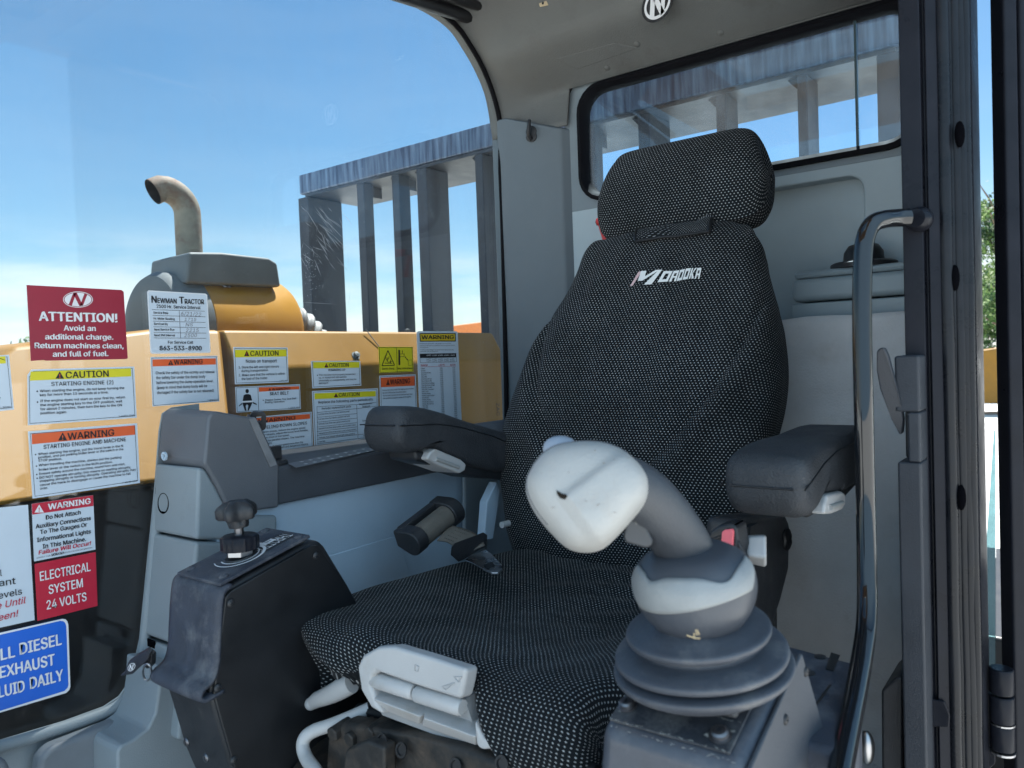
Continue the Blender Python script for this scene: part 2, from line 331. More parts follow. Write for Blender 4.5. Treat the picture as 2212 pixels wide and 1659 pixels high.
GY = 1.22          # side glass
RW = 1.62          # cab rear wall
ZOOM = {1: (.2521, 0, 581.0), 2: (.2521, 0, 999.1), 3: (.2871, 464.7, 712.5), 5: (.2801, 0, 1278.0), 0: (1, 0, 0)}
def px(z, x, y): a = ZOOM[z]; return x*a[0]+a[1], y*a[0]+a[2]
LY = .00035
class Sticker:
    """a flat printed label on the inside of the side glass; positions are measured and laid on the glass plane"""
    def __init__(s, name, label, z, corners, base='p', group='safety stickers on the side window', rim=None, thick=True, Y=GY-.0045):
        s.z = z; s.Y = Y; s.lab = label; s.name = name; s.let = MB(); s.band = MB(); s.base = base; s.corners = corners
        s.rim = rim; s.group = group
    def p(s, x, y, layer=0):
        q = P(*px(s.z, x, y), Y=s.Y-LY*layer); return q
    def poly(s, pts, c, layer=2, tgt=None):
        (tgt or s.let).add([s.p(x, y, layer) for x, y in pts], [tuple(range(len(pts)))], SK.index(c)); return s
    def hdr(s, pts, c): return s.poly(pts, c, 1, s.band)
    def line(s, x0, y0, x1, y1, w, c='k', layer=2):
        d = math.hypot(x1-x0, y1-y0); nx, ny = -(y1-y0)/d*w/2, (x1-x0)/d*w/2
        return s.poly([(x0+nx, y0+ny), (x1+nx, y1+ny), (x1-nx, y1-ny), (x0-nx, y0-ny)], c, layer)
    def disc(s, x, y, rx, ry, c, layer=2, n=20): return s.poly([(x+rx*math.cos(2*math.pi*i/n), y+ry*math.sin(2*math.pi*i/n)) for i in range(n)], c, layer)
    def tri(s, x0, x1, y0, y1, c='k', mark='o'):
        s.poly([((x0+x1)/2, y0), (x1, y1), (x0, y1)], c, 2); xm = (x0+x1)/2; w = (x1-x0)*.06; h = y1-y0
        s.poly([(xm-w, y0+h*.38), (xm+w, y0+h*.38), (xm+w*.6, y0+h*.72), (xm-w*.6, y0+h*.72)], mark, 3); s.disc(xm, y0+h*.84, w*1.1, w*1.1, mark, 3, 8); return s
    def t(s, txt, x0, y0, x1, y1, cap, c='k', bold=0.02, shear=0.0):
        v, f = text2d(txt, bold)
        if not len(v): return s
        a, b = s.p(x0, y0, 3), s.p(x1, y1, 3); e = b-a; hm = cap*ZOOM[s.z][0]*dep(a)/F
        lo, hi = v[:, 0].min(), v[:, 0].max(); u = (v[:, 0]-lo)/max(hi-lo, 1e-6); q = v[:, 1]/CAP
        un = e.normalized(); vs = [a+e*float(i)+Vector((0, 0, 1))*float(j)*hm+un*float(j)*hm*shear-Vector((0, LY*.2*float(l_), 0)) for i, j, l_ in zip(u, q, v[:, 2])]
        s.let.add(vs, f, SK.index(c)); return s
    def done(s):
        b = MB(); b.prism([s.p(x, y, 0) for x, y in s.corners], (0, .0006, 0), 0)
        if s.rim:
            cx = sum(p[0] for p in s.corners)/len(s.corners); cy = sum(p[1] for p in s.corners)/len(s.corners); k, col, ins = s.rim
            def ins_(e): return [(cx+(x-cx)*(1-e/abs(max(1, abs(x-cx)))), cy+(y-cy)*(1-e/abs(max(1, abs(y-cy))))) for x, y in s.corners]
            o_, i_ = ins_(ins), ins_(ins+k); n = len(o_)
            s.band.add([s.p(x, y, .6) for x, y in o_]+[s.p(x, y, .6) for x, y in i_], [(i, (i+1) % n, n+(i+1) % n, n+i) for i in range(n)], SK.index(col))
        ob = b.build(s.name, [S[s.base]]); tag(ob, s.lab, 'sticker', s.group)
        if s.band.v: s.band.build('printed_band', SL, ob)
        if s.let.v: s.let.build('lettering', SL, ob)
        return ob

# ================================================================== SETTING OUTDOORS
GZ = -EZ
def ground():
    m = mat('crushed_shell', (.54, .54, .52), .95, var=.2, vs=1.5, bump=.5, bs=25, dirt=(.47, .46, .42), dscale=.6, dlo=.5, dhi=.75)
    b = MB(); n = 40; rows = []
    for i in range(n+1):
        rows.append([])
        for j in range(n+1):
            u, v = (i/n*2-1), (j/n*2-1); x = math.copysign(abs(u)**2.2*420, u); y = math.copysign(abs(v)**2.2*420, v)
            rows[-1].append(Vector((x, y, GZ+.03*math.sin(x*.7)*math.cos(y*.5))))
    b.grid(rows); tag(b.build('ground', m, smooth=60), 'pale crushed shell yard', None, None, 'structure')
ground()

LEAF = [mat('leaf_mid_green', (.06, .13, .025), .6, var=.35, vs=3), mat('leaf_light_green', (.12, .20, .04), .6, var=.3, vs=3), mat('leaf_dark_green', (.028, .07, .018), .65, var=.3, vs=3)]
BARK = mat('bark', (.12, .09, .06), .9, var=.3, vs=10)
def tree(base, h, rx, nl, label, sparse=False, leaf=.16, seed=0):
    r = random.Random(seed); base = Vector(base); t = thing('broadleaf_tree', base, label, 'tree', 'trees at the edge of the yard')
    b = MB(); b.tube([base, base+Vector((.1, 0, h*.35)), base+Vector((-.1, .1, h*.9))], [h*.014, h*.010, h*.003], 8)
    ends = []
    for k in range(11):
        z0 = h*r.uniform(.12, .75); a = r.uniform(0, 6.28); l = rx*r.uniform(.5, 1)*(1.1-z0/h*.6)
        p0 = base+Vector((0, 0, z0)); p1 = p0+Vector((math.cos(a)*l, math.sin(a)*l, h*r.uniform(.08, .25))); ends.append((p0, p1)); b.tube([p0, (p0+p1)/2+Vector((0, 0, .1)), p1], [h*.005, h*.0035, h*.0015], 6)
    b.build('trunk', BARK, t, smooth=60)
    c = MB(); cl = []
    for k in range(46 if not sparse else 34):
        p0, p1 = r.choice(ends); cl.append((p0.lerp(p1, r.uniform(.15, 1.15))+Vector((r.gauss(0, .18*rx), r.gauss(0, .18*rx), r.gauss(0, .12*rx))), rx*r.uniform(.12, .3), r.choice([0, 0, 1, 2])))
    for k in range(nl):
        q, s_, m_ = r.choice(cl); d = Vector((r.gauss(0, 1), r.gauss(0, 1), r.gauss(0, .8)))*s_*.6; p = q+d
        u = Vector((r.uniform(-1, 1), r.uniform(-1, 1), r.uniform(-1, 1))).normalized(); w = u.orthogonal().normalized(); l = leaf*r.uniform(.6, 1.3)
        c.add([p, p+u*l*.5+w*l*.25, p+u*l, p+u*l*.5-w*l*.25], [(0, 1, 2, 3)], m_ if r.random() < .75 else r.randrange(3))
    c.build('crown', LEAF, t)
def gat(x, dist):
    w = P(x, 740, d=1.0); w = Vector((w.x, w.y, 0)).normalized()*dist; return Vector((w.x, w.y, GZ))
tree(gat(2162, 36), 9.6, 2.6, 7000, 'tall sparse tree with thin twigs seen in the gap beside the open door', True, .2, 3)
tree(gat(2122, 46), 6.6, 3.4, 11000, 'dense green bushy tree behind the yellow loader', False, .3, 5)
tree(gat(2185, 43), 5.6, 3.0, 4200, 'rounded green tree right of the tall sparse tree', False, .3, 8)
tree(gat(12, 55), 4.2, 2.2, 2600, 'small green tree at the left edge beyond the yellow engine hood', False, .3, 11)
tree(gat(66, 60), 4.0, 2.0, 2400, 'small green tree beside the distant grey building', False, .3, 12)
def shed():
    p = gat(30, 75); t = thing('grey_shed', p, 'low blue grey metal shed far behind the left trees', 'building')
    m = mat('shed_metal', (.25, .29, .33), .5); ax = Vector((p.y, -p.x, 0)).normalized(); ay = Vector((p.x, p.y, 0)).normalized()
    def q(a, d, z): return p+ax*a+ay*d+Vector((0, 0, z))
    b = MB(); b.prism([q(-7, 0, 0), q(7, 0, 0), q(7, 0, 3.9), q(-7, 0, 3.9)], ay*8); b.build('wall', m, t)
    b = MB(); b.prism([q(-7.3, -.3, 3.9), q(-7.3, 4, 5.0), q(-7.3, 8.3, 3.9), q(-7.3, 8.3, 3.8), q(-7.3, 4, 4.9), q(-7.3, -.3, 3.8)], ax*14.6); b.build('roof', mat('shed_roof', (.33, .36, .38), .4), t)
    b = MB(); b.prism([q(-2, -.03, 0), q(2, -.03, 0), q(2, -.03, 3), q(-2, -.03, 3)], ay*.02); b.build('door', mat('shed_door', (.12, .14, .16), .5), t)
shed()
def loader():
    p = gat(2052, 26); t = thing('yellow_loader', p, 'yellow wheel loader parked on the pale gravel in the gap beside the door', 'loader')
    ax = Vector((p.y, -p.x, 0)).normalized(); ay = Vector((p.x, p.y, 0)).normalized()
    def q(a, d, z): return p+ax*a+ay*d+Vector((0, 0, z))
    b = MB(); b.prism([q(-1.0, 0, .35), q(2.6, 0, .35), q(2.7, 0, 1.7), q(1.6, 0, 2.0), q(-.2, 0, 1.75), q(-.75, 0, 1.75), q(-1.1, 0, 1.3)], ay*1.6); b.build('body', YEL, t, bevel=.05)
    b = MB(); b.prism([q(-.5, .2, 1.8), q(.7, .2, 1.9), q(.6, .2, 3.1), q(-.3, .2, 3.1)], ay*1.2); b.build('cab', BLKD, t, bevel=.05)
    b = MB(); b.prism([q(-2.2, -.2, .2), q(-1.2, -.2, .25), q(-1.05, -.2, .9), q(-1.3, -.2, 1.2)], ay*2.1); b.build('bucket', mat('worn_bucket', (.16, .12, .07), .6), t, bevel=.03)
    b = MB(); b.tube([q(.4, .1, 1.5), q(-.7, .1, 1.35), q(-1.3, .1, .7)], .13, 8); b.build('lift_arm', YEL, t, smooth=50)
    for a in (-.4, 2.0):
        for d in (-.12, 1.4):
            b = MB(); b.lathe([(.2, 0), (.5, .0), (.58, .06), (.58, .3), (.5, .36), (.2, .36)], q(a, d, .58), ay, n=24); w = b.build('wheel', RUB, t, smooth=40)
            b = MB(); b.lathe([(.0, -.02), (.24, -.02), (.26, .04)], q(a, d, .58), ay, n=20); b.build('rim', YEL, w, smooth=40)
loader()
def far_carrier():
    p = gat(1035, 21); t = thing('orange_carrier', p, 'orange machine parked far off behind the black rack', 'machine')
    ax = Vector((p.y, -p.x, 0)).normalized(); ay = Vector((p.x, p.y, 0)).normalized()
    def q(a, d, z): return p+ax*a+ay*d+Vector((0, 0, z))
    b = MB(); b.prism([q(-.9, 0, 2.75), q(1.9, 0, 2.8), q(2.1, 0, 3.15), q(.6, 0, 3.22), q(-.7, 0, 3.1)], ay*2); b.build('dump_body', mat('orange_paint', (.62, .17, .03), .5, var=.15), t, bevel=.03)
    b = MB(); b.prism([q(-.7, .2, .9), q(1.7, .2, .9), q(1.8, .2, 2.75), q(-.8, .2, 2.75)], ay*1.5); b.build('chassis', HOODGR, t, bevel=.04)
    for d in (-.1, 1.6):
        b = MB(); b.prism([q(-1.2, d, .1), q(1.9, d, .1), q(2.2, d, .5), q(1.9, d, .95), q(-1.2, d, .95), q(-1.5, d, .5)], ay*.5); b.build('track', RUB, t, bevel=.1)
far_carrier()

# ---------------------------------------------------------------- machine body outside
def hood():
    t = thing('engine_hood', (.9, 1.9, -.95), 'yellow engine hood with black lower side beyond the side glass', 'engine hood')
    b = MB(); top = [P(28, 747, Y=1.56), P(330, 711, Y=1.56)]; top.append(Vector((top[1].x+.16, 1.56, top[1].z)))
    bl = [P(-160, 1121, Y=1.37), P(28, 1090, Y=1.37), P(345, 1043, Y=1.37)]; bl.append(Vector((bl[2].x+.16, 1.37, bl[2].z+.0)))
    lt = P(-160, 905, Y=1.50)
    a = [lt, top[0], top[1], top[2], bl[3], bl[2], bl[1], bl[0]]
    b.hull2(a, [Vector((p.x, 2.35, p.z)) for p in a]); b.build('front_cowl', YEL, t, bevel=.012)  # face sloped to catch the sun; the brighter front is put into the shape
    x0 = top[2].x+.002; b = MB(); zt = .092; zb = .004
    pr = [(1.562, zt), (1.51, zb), (1.51, -.21), (1.55, -.21), (2.35, -.21), (2.35, zt)]
    b.prism([(x0, y, z) for y, z in pr], (1.974-x0, 0, 0)); b.build('side_cowl', YEL, t, bevel=.008)
    b = MB(); b.prism([(-.6, 1.42, -.212), (1.9, 1.42, -.212), (1.9, 1.42, -.95), (-.6, 1.42, -.95)], (0, .93, 0)); b.build('lower_side', HOODBLK, t, bevel=.01)
    for (x, y) in ((767, 770), (1030, 716)):
        c = P(x, y, Y=1.525) if y > 740 else Vector((1.62, 1.6, .09)); b = MB(); b.lathe([(.012, 0), (.012, .004), (.008, .004), (.008, .012), (0, .014)], c, (0, -.84, .54) if y > 740 else (0, 0, 1), n=12); b.build('bolt', HOODGR, t, smooth=40)
    # hairline panel seams
    for (xa, ya, xb, yb) in ((788, 714, 850, 795), (940, 716, 985, 745)):
        pa, pb = P(xa, ya, Y=1.56), P(xb, yb, Y=1.512); nn = Vector((0, -.003, .004)); b = MB(); b.tube([pa+nn, pb+nn], .0012, 6); b.build('seam', HOODGR, t)
    v, f = text2d('ZAC'); b = MB(); o = P(1072, 870, Y=1.5085)
    b.add([o+Vector((float(q[1])*.03, 0, -float(q[0])*.03)) for q in v], f); b.build('stencil_marking', HOODBLK, t)
hood()
def air_cleaner():
    t = thing('air_cleaner', (1.15, 1.9, .05), 'yellow cylinder with grey end and grey cap standing on the engine hood', 'air cleaner')
    c0 = Vector((1.0, 1.9, .105)); ax = (1, 0, 0)
    b = MB(); b.lathe([(.0, .02), (.10, .0), (.142, .012), (.153, .03), (.153, .098), (.148, .100)], c0, ax, n=40); b.build('end_cover', HOODGR, t, smooth=35)
    b = MB(); b.lathe([(.146, .100), (.149, .104), (.149, .36), (.14, .375), (.08, .385), (0, .385)], c0, ax, n=40); b.build('drum', DRUM, t, smooth=35)
    b = MB(); zz = c0.z
    a = [P(402, 612, Y=1.78), P(608, 620, Y=1.78), P(600, 568, Y=1.78), P(582, 557, Y=1.78), P(480, 545, Y=1.78), P(408, 544, Y=1.78)]
    b.hull2(a, [Vector((p.x+(.012 if i in (0, 5) else -.012), 1.985, p.z)) for i, p in enumerate(a)]); b.build('cap', HOODGR, t, bevel=.008)
    b = MB(); rows = []
    for k in range(12):
        w = math.radians(-20+k*9); rows.append([c0+Vector((.15+dx, -math.sin(w-.6)*.157, math.cos(w-.6)*.157)) for dx in (0, .012, .02)])
    b.grid(rows); b.build('clamp_band', DSTEEL, t, smooth=60, solid=.004)
    # corrugated hose
    b = MB(); pts = [c0+Vector((.36+.16*math.sin(a), -.02, -.10+.14*math.cos(a))) for a in np.linspace(.25, 1.75, 60)]
    b.tube(pts, [.050+.006*math.sin(i*.9) for i in range(60)], 16); b.build('corrugated_hose', mat('grey_hose', (.16, .165, .17), .6), t, smooth=60)
air_cleaner()
def exhaust():
    base = P(410, 560, Y=1.92); t = None; b = MB(); c = base
    zt = P(410, 440, Y=1.92).z; pts = [Vector((c.x, c.y, c.z-.05)), Vector((c.x, c.y, zt-.03))]
    for k in range(1, 11):
        a = math.radians(9*k); pts.append(Vector((c.x-.062*(1-math.cos(a)), c.y+.012*(1-math.cos(a)), zt-.03+.062*math.sin(a))))
    pts.append(pts[-1]+Vector((-.022, .004, -.012))); r = .0335
    b.tube(pts, r, 24, 0, caps=False); n = len(b.v)
    b.tube(pts[::-1], r-.003, 24, 1, caps=False)
    ob = b.build('exhaust_pipe', [PIPE, BLKD], smooth=60); tag(ob, 'rusty grey exhaust pipe with a bent open top above the air cleaner', 'exhaust pipe')
exhaust()
def rack():
    X = 1.98; p0 = P(645, 383, X=X); p1 = P(1935, 20, X=X); zt = (p0.z+P(1240, 208, X=X).z)/2; yL = p0.y; yR = P(1953, 30, X=X).y-.03
    t = thing('headboard_rack', (X, (yL+yR)/2, -.9), 'black steel headboard rack of upright bars behind the cab', 'rack')
    hR = .078
    b = MB(); b.box(X, X+.16, yR, yL, zt-hR, zt); b.build('top_rail', RAIL, t, bevel=.006)
    b = MB(); b.box(X+.005, X+.3, yR+.05, yL-.03, zt-hR-.012, zt-hR-.002); b.build('rail_web', RACKM, t)
    posts = [(645, 666, 741), (772, 788, 810), (848, 864, 890), (902, 924, 973), (1029, 1046, 1076), (1150, 1168, 1200), (1268, 1290, 1303), (1383, 1408, 1455), (1552, 1574, 1602), (1728, 1750, 1775), (1900, 1960, 1963)]
    for a_, b_, e_ in posts:
        dx = max(.05, P(e_, 500, Y=P(b_, 500, X=X).y).x-X)
        ya = P(a_, 500, X=X).y; yb = P(b_, 500, X=X).y
        m = MB(); m.box(X+.004, X+dx, yb, ya, -.5, zt-hR-.012); m.build('upright_bar', RACKM, t, bevel=.004)
        if dx < .25 and a_ < 1890:
            m = MB(); m.prism([(X+.03, ya-.004, zt-hR-.012), (X+.03, ya+.03, zt-hR-.012), (X+.03, ya-.004, zt-hR-.05)], (.1, 0, 0)); m.build('gusset', RACKM, t)
    m = MB(); m.box(X+.02, X+.12, yR, yL, -.62, -.5); m.build('bottom_rail', RACKM, t, bevel=.006)
    # sill tying the rack to the machine deck
    m = MB(); m.box(X-.1, X+.6, -.1, 2.6, -.95, -.62); m.build('deck_beam', HOODBLK, t, bevel=.01)
rack()
def chassis():
    t = thing('machine_deck', (.8, 1.2, GZ), 'black steel deck of the machine with rubber tracks under the cab', 'machine deck')
    b = MB(); b.box(-1.2, 4.2, .08, 2.5, -1.2, -.96); b.build('deck_plate', HOODBLK, t, bevel=.01)
    for y in (.1, 1.85):
        b = MB(); b.prism([(-1.2, y, GZ+.05), (4.0, y, GZ+.05), (4.4, y, GZ+.45), (4.0, y, GZ+.85), (-1.2, y, GZ+.85), (-1.6, y, GZ+.45)], (0, .6, 0)); b.build('rubber_track', RUB, t, bevel=.08)
chassis()

# ================================================================== CAB
cab = thing('machine_cab', (1.0, .65, -.93), 'grey lined operator cab with open door and large windows', 'cab')
WP = dict(yl=P(1264, 300, X=RW).y, yr=P(1978, 150, X=RW).y, zt=(P(1700, 82, X=RW).z+P(1400, 162, X=RW).z)/2, zb=(P(1700, 350, X=RW).z+P(1900, 309, X=RW).z)/2)
def rear_wall():
    yl, yr, zt, zb = WP['yl'], WP['yr'], WP['zt'], WP['zb']; cy, cz, hw, hh = (yl+yr)/2, (zt+zb)/2, (yl-yr)/2, (zt-zb)/2
    def plate(inner, y0, y1, z0, z1, x, th, name, m, bev=.003):
        n = len(inner); ccy = sum(p[0] for p in inner)/n; ccz = sum(p[1] for p in inner)/n; outer = []
        for (y, z) in inner:
            dy, dz = y-ccy, z-ccz; k = min((y1-ccy)/dy if dy > 1e-9 else ((y0-ccy)/dy if dy < -1e-9 else 9e9), (z1-ccz)/dz if dz > 1e-9 else ((z0-ccz)/dz if dz < -1e-9 else 9e9)); outer.append([ccy+dy*k, ccz+dz*k])
        for (yy, zz) in ((y0, z0), (y0, z1), (y1, z0), (y1, z1)):
            i = min(range(n), key=lambda k: (outer[k][0]-yy)**2+(outer[k][1]-zz)**2); outer[i] = [yy, zz]
        b = MB(); rows = [[Vector((x, *o)) for o in outer], [Vector((x, *p)) for p in inner], [Vector((x+th, *p)) for p in inner], [Vector((x+th, *o)) for o in outer]]
        b.grid(rows+[rows[0]], closed=True); return b.build(name, m, cab, bevel=bev)
    inn = rrect(cy, cz, hw+.012, hh+.012, .062)
    plate(inn, .185, 1.03, zb-.028, .665, RW, .03, 'rear_wall_upper', mat('window_surround', (.19, .225, .245), .55, var=.06, vs=6, bump=.25, bs=500))
    # lower panel with a moulded recess
    y0r = P(1866, 480, X=RW).y; zr1 = P(1760, 392, X=RW).z; zr0 = -.02
    rec = rrect((y0r+.86)/2, (zr1+zr0)/2, (.86-y0r)/2, (zr1-zr0)/2, .03)
    plate(rec, .185, 1.03, -.93, zb-.0285, RW, .045, 'rear_wall_lower', REAR, .006)
    b = MB(); b.box(RW+.046, RW+.06, y0r-.05, .92, zr0-.06, zr1+.06); b.build('recess_back', REAR, cab)
    # gasket and panes
    b = MB(); o = rrect(cy, cz, hw+.015, hh+.015, .065); i = rrect(cy, cz, hw-.003, hh-.003, .05); o2 = rrect(cy, cz, hw+.006, hh+.006, .058)
    b.grid([[Vector((RW+.012, *p)) for p in o], [Vector((RW-.012, *p)) for p in o], [Vector((RW-.015, *p)) for p in o2], [Vector((RW-.004, *p)) for p in i], [Vector((RW+.022, *p)) for p in i]], closed=True)
    b.build('rear_window_seal', GUM, cab, smooth=50)
    xs = P(1848, 180, X=RW).y; g = glass('rear_glass', .02, (.80, .90, .96), .05)
    pl = rrect(cy, cz, hw+.004, hh+.004, .055); b = MB(); b.prism([(RW+.012, *p) for p in pl], (.005, 0, 0)); w = b.build('rear_window_pane', g, cab)
    b = MB(); b.box(RW+.004, RW+.011, xs-.0022, xs+.0022, zb, zt); b.build('sliding_pane_edge', mat('pane_edge_green', (.02, .045, .05), .3), w)
rear_wall()
def outline_A():
    pts = [(1099, 1010), (1097, 850), (1092, 600), (1086, 400), (1077, 270), (1062, 205), (1038, 145), (1010, 96), (985, 60), (945, 28), (890, 0), (800, -34), (650, -78), (400, -135), (100, -195)]
    return [P(x, y, Y=GY) for x, y in pts]
A = outline_A()
def pillar():
    b = MB(); plan = [(1.605, GY+.004), (1.582, GY-.006), (1.572, 1.178), (1.603, 1.034), (1.624, 1.014), (1.66, 1.014), (1.66, GY+.03), (1.605, GY+.03)]
    z0 = -.93; top = [.618, .618, .615, .565, .563, .563, .62, .62]
    b.hull2([Vector((x, y, z0)) for x, y in plan], [Vector((p[0], p[1], z)) for p, z in zip(plan, top)]); b.build('corner_trim', PIL, cab, bevel=.006)
pillar()
def headliner():
    Bp = [(1.606, .568), (1.614, .60), (1.618, .655), (1.60, .672), (1.545, .705), (1.515, .722), (1.50, .734), (1.492, .752), (1.488, .80), (1.478, .85), (1.455, .885), (1.40, .90), (1.25, .905), (1.1, .905), (.95, .905)]
    n = 60; Bc = cat_rom(Bp, n); Bc = np.array([[x, z] for x, z in Bc])
    Aa = [(p.x, p.z) for p in A if p.z > .56 and p.x > .9]; Aa[0] = (A[4].x, .575); Ac = cat_rom(Aa, n)
    # widths: left flange on the glass, cove, then straight across
    ys = [GY+.02, GY-.004, GY-.010, GY-.03, GY-.055, GY-.085, GY-.115, 1.016, 1.004, .6, .19]; ks = [0, 0, .04, .2, .5, .82, 1, 1, 1, 1, 1]
    ZT = WP['zt']+.0165; rows = []
    for y, k in zip(ys, ks):
        row = []
        for i in range(n):
            s = i/(n-1); x = Ac[i][0]*(1-k)+Bc[i][0]*k; z = Ac[i][1]*(1-k)+Bc[i][1]*k
            if y < 1.010 and z < ZT: x, z = 1.606-.0002*i, ZT+.00002*i
            row.append(Vector((x, y, z)))
        rows.append(row)
    b = MB(); b.grid(rows); h = b.build('headliner', HEAD, cab, smooth=50, solid=.004)
    # moulded rectangle and studs on the sloping header
    def hp(x, y): # header slope plane through the profile
        w = P(x, y, d=1.0); a = Vector((1.545, 0, .705)); nn = Vector((-.033, 0, -.055)).normalized(); return w*(a.dot(nn)/w.dot(nn))
    b = MB(); q = [hp(1196, 126), hp(1330, 90), hp(1383, 102), hp(1246, 150)]; c = sum(q, Vector())/4; off = Vector((-.5, 0, -.85))*.0025
    ring = [p+(c-p)*.05+off for p in q]; b.add(q+ring, [(i, (i+1) % 4, 4+(i+1) % 4, 4+i) for i in range(4)]+[(4, 5, 6, 7)]); b.build('moulded_pad', HEAD, h, bevel=.0015)
    for x, y in ((1312, 146), (1556, 70), (1376, 95)):
        b = MB(); p = hp(x, y); b.lathe([(.008, 0), (.008, .002), (.004, .004), (0, .0042)], p, (-.5, 0, -.85), n=14); b.build('stud', HEAD, h, smooth=40)
    # slot with a small bracket at the top
    xx = 1.487
    b = MB(); q = [P(1150, 8, X=xx), P(1185, 14, X=xx), P(1262, -6, X=xx), P(1262, -40, X=xx), P(1150, -40, X=xx)]; b.prism(q, (.004, 0, 0)); sl_ = b.build('lamp_slot', BLKD, h)
    b = MB(); q = [P(1162, 2, X=xx-.003), P(1180, 0, X=xx-.003), P(1184, 11, X=xx-.003), P(1166, 15, X=xx-.003)]; b.prism(q, (.002, 0, 0)); b.build('clip', mat('brass_clip', (.5, .40, .26), .5), sl_, bevel=.0008)
    b = MB(); b.lathe([(.003, 0), (.003, .001), (0, .001)], P(1173, 7, X=xx-.003), (-1, 0, 0), n=10); b.build('clip_hole', BLKD, sl_)
    # roof skin above, left open at the added hatch
    b = MB()
    for x0_, x1_, y0_, y1_ in ((.88, 1.70, .10, 1.28), (-.25, .34, .0, 1.28), (.34, .88, 1.04, 1.28), (.34, .88, .0, .28)): b.box(x0_, x1_, y0_, y1_, .915, .975)
    b.build('roof', YEL, cab)
    b = MB(); b.box(.335, .885, .275, 1.045, .976, .982); b.build('added_light_hatch_pane', glass('added_hatch_glass', .01), cab)  # invented roof hatch, out of view, added to let sky light into the cab
    b = MB(); b.box(1.665, 1.70, .19, 1.28, .70, .914); b.build('roof_rear_edge', YEL, cab, bevel=.01)
    # dark window header rail at the very top left
    b = MB(); q0, q1 = P(880, -6, Y=1.19), P(1040, 46, Y=1.19); d = (q1-q0).normalized()
    b.tube([q0-d*.5, q1], .016, 10); b.tube([q0-d*.5+Vector((0, -.03, .02)), q1+Vector((0, -.03, .018))-d*.02], .012, 10); b.build('window_header_rail', RUB, cab, smooth=50)
headliner()
def side_window():
    b = MB(); pl = A+[P(100, -195, Y=GY)+Vector((-.6, 0, 0)), Vector((-.25, GY, -.72)), Vector((1.60, GY, -.72))]
    b.prism(pl, (0, .005, 0)); g = b.build('side_window_pane', glass('side_glass', .016, (.94, .975, .98), .045, 1.0), cab)
    b = MB(); pp = cat_rom([tuple(p) for p in [Vector((a.x, a.z, a.y)) for a in A]], 80); pts = [Vector((q[0]-.010-.014*max(0, min(1, (.62-q[1])/.12)), GY-.013, q[1]-.004)) for q in pp]
    b.tube(pts, .0062, 8, flat=1.0); b.build('side_window_seal', GUM, cab, smooth=60)
side_window()
def glass_marks():
    m = bpy.data.materials.new('glass_scuff'); m.use_nodes = True; t = m.node_tree; b = t.nodes['Principled BSDF']; b.inputs['Base Color'].default_value = (.75, .78, .82, 1); b.inputs['Alpha'].default_value = .30; b.inputs['Roughness'].default_value = .9
    r = random.Random(21); b = MB(); pane = bpy.data.objects['side_window_pane']
    def mark(x, y, l, w, a):
        dx, dy = math.cos(a), math.sin(a); q = [(x-dx*l, y-dy*l), (x+dy*w, y-dx*w), (x+dx*l, y+dy*l), (x-dy*w, y+dx*w)]; b.add([P(u, v, Y=GY-.0006) for u, v in q], [(0, 1, 2, 3)])
    for k in range(46): mark(r.gauss(690, 22)+k*.35, 470+k*2.0+r.gauss(0, 26), r.uniform(6, 30), r.uniform(.4, 1.1), r.gauss(.95, .25))
    for k in range(70): mark(r.gauss(672, 10), r.gauss(580, 26), r.uniform(.6, 1.6), r.uniform(.5, 1.2), r.uniform(0, 3))
    for k in range(60): mark(r.uniform(350, 1070), r.uniform(280, 780), r.uniform(.6, 1.5), r.uniform(.4, 1.0), r.uniform(0, 3))
    for k in range(9): mark(r.uniform(640, 780), r.uniform(470, 700), r.uniform(5, 16), .5, r.uniform(1.2, 1.9))
    mark(690, 655, 45, .6, .06)
    o = b.build('scuff_marks', m, pane, label='white scuffs and scratches on the glass before the rack'); o['kind'] = 'stuff'
glass_marks()
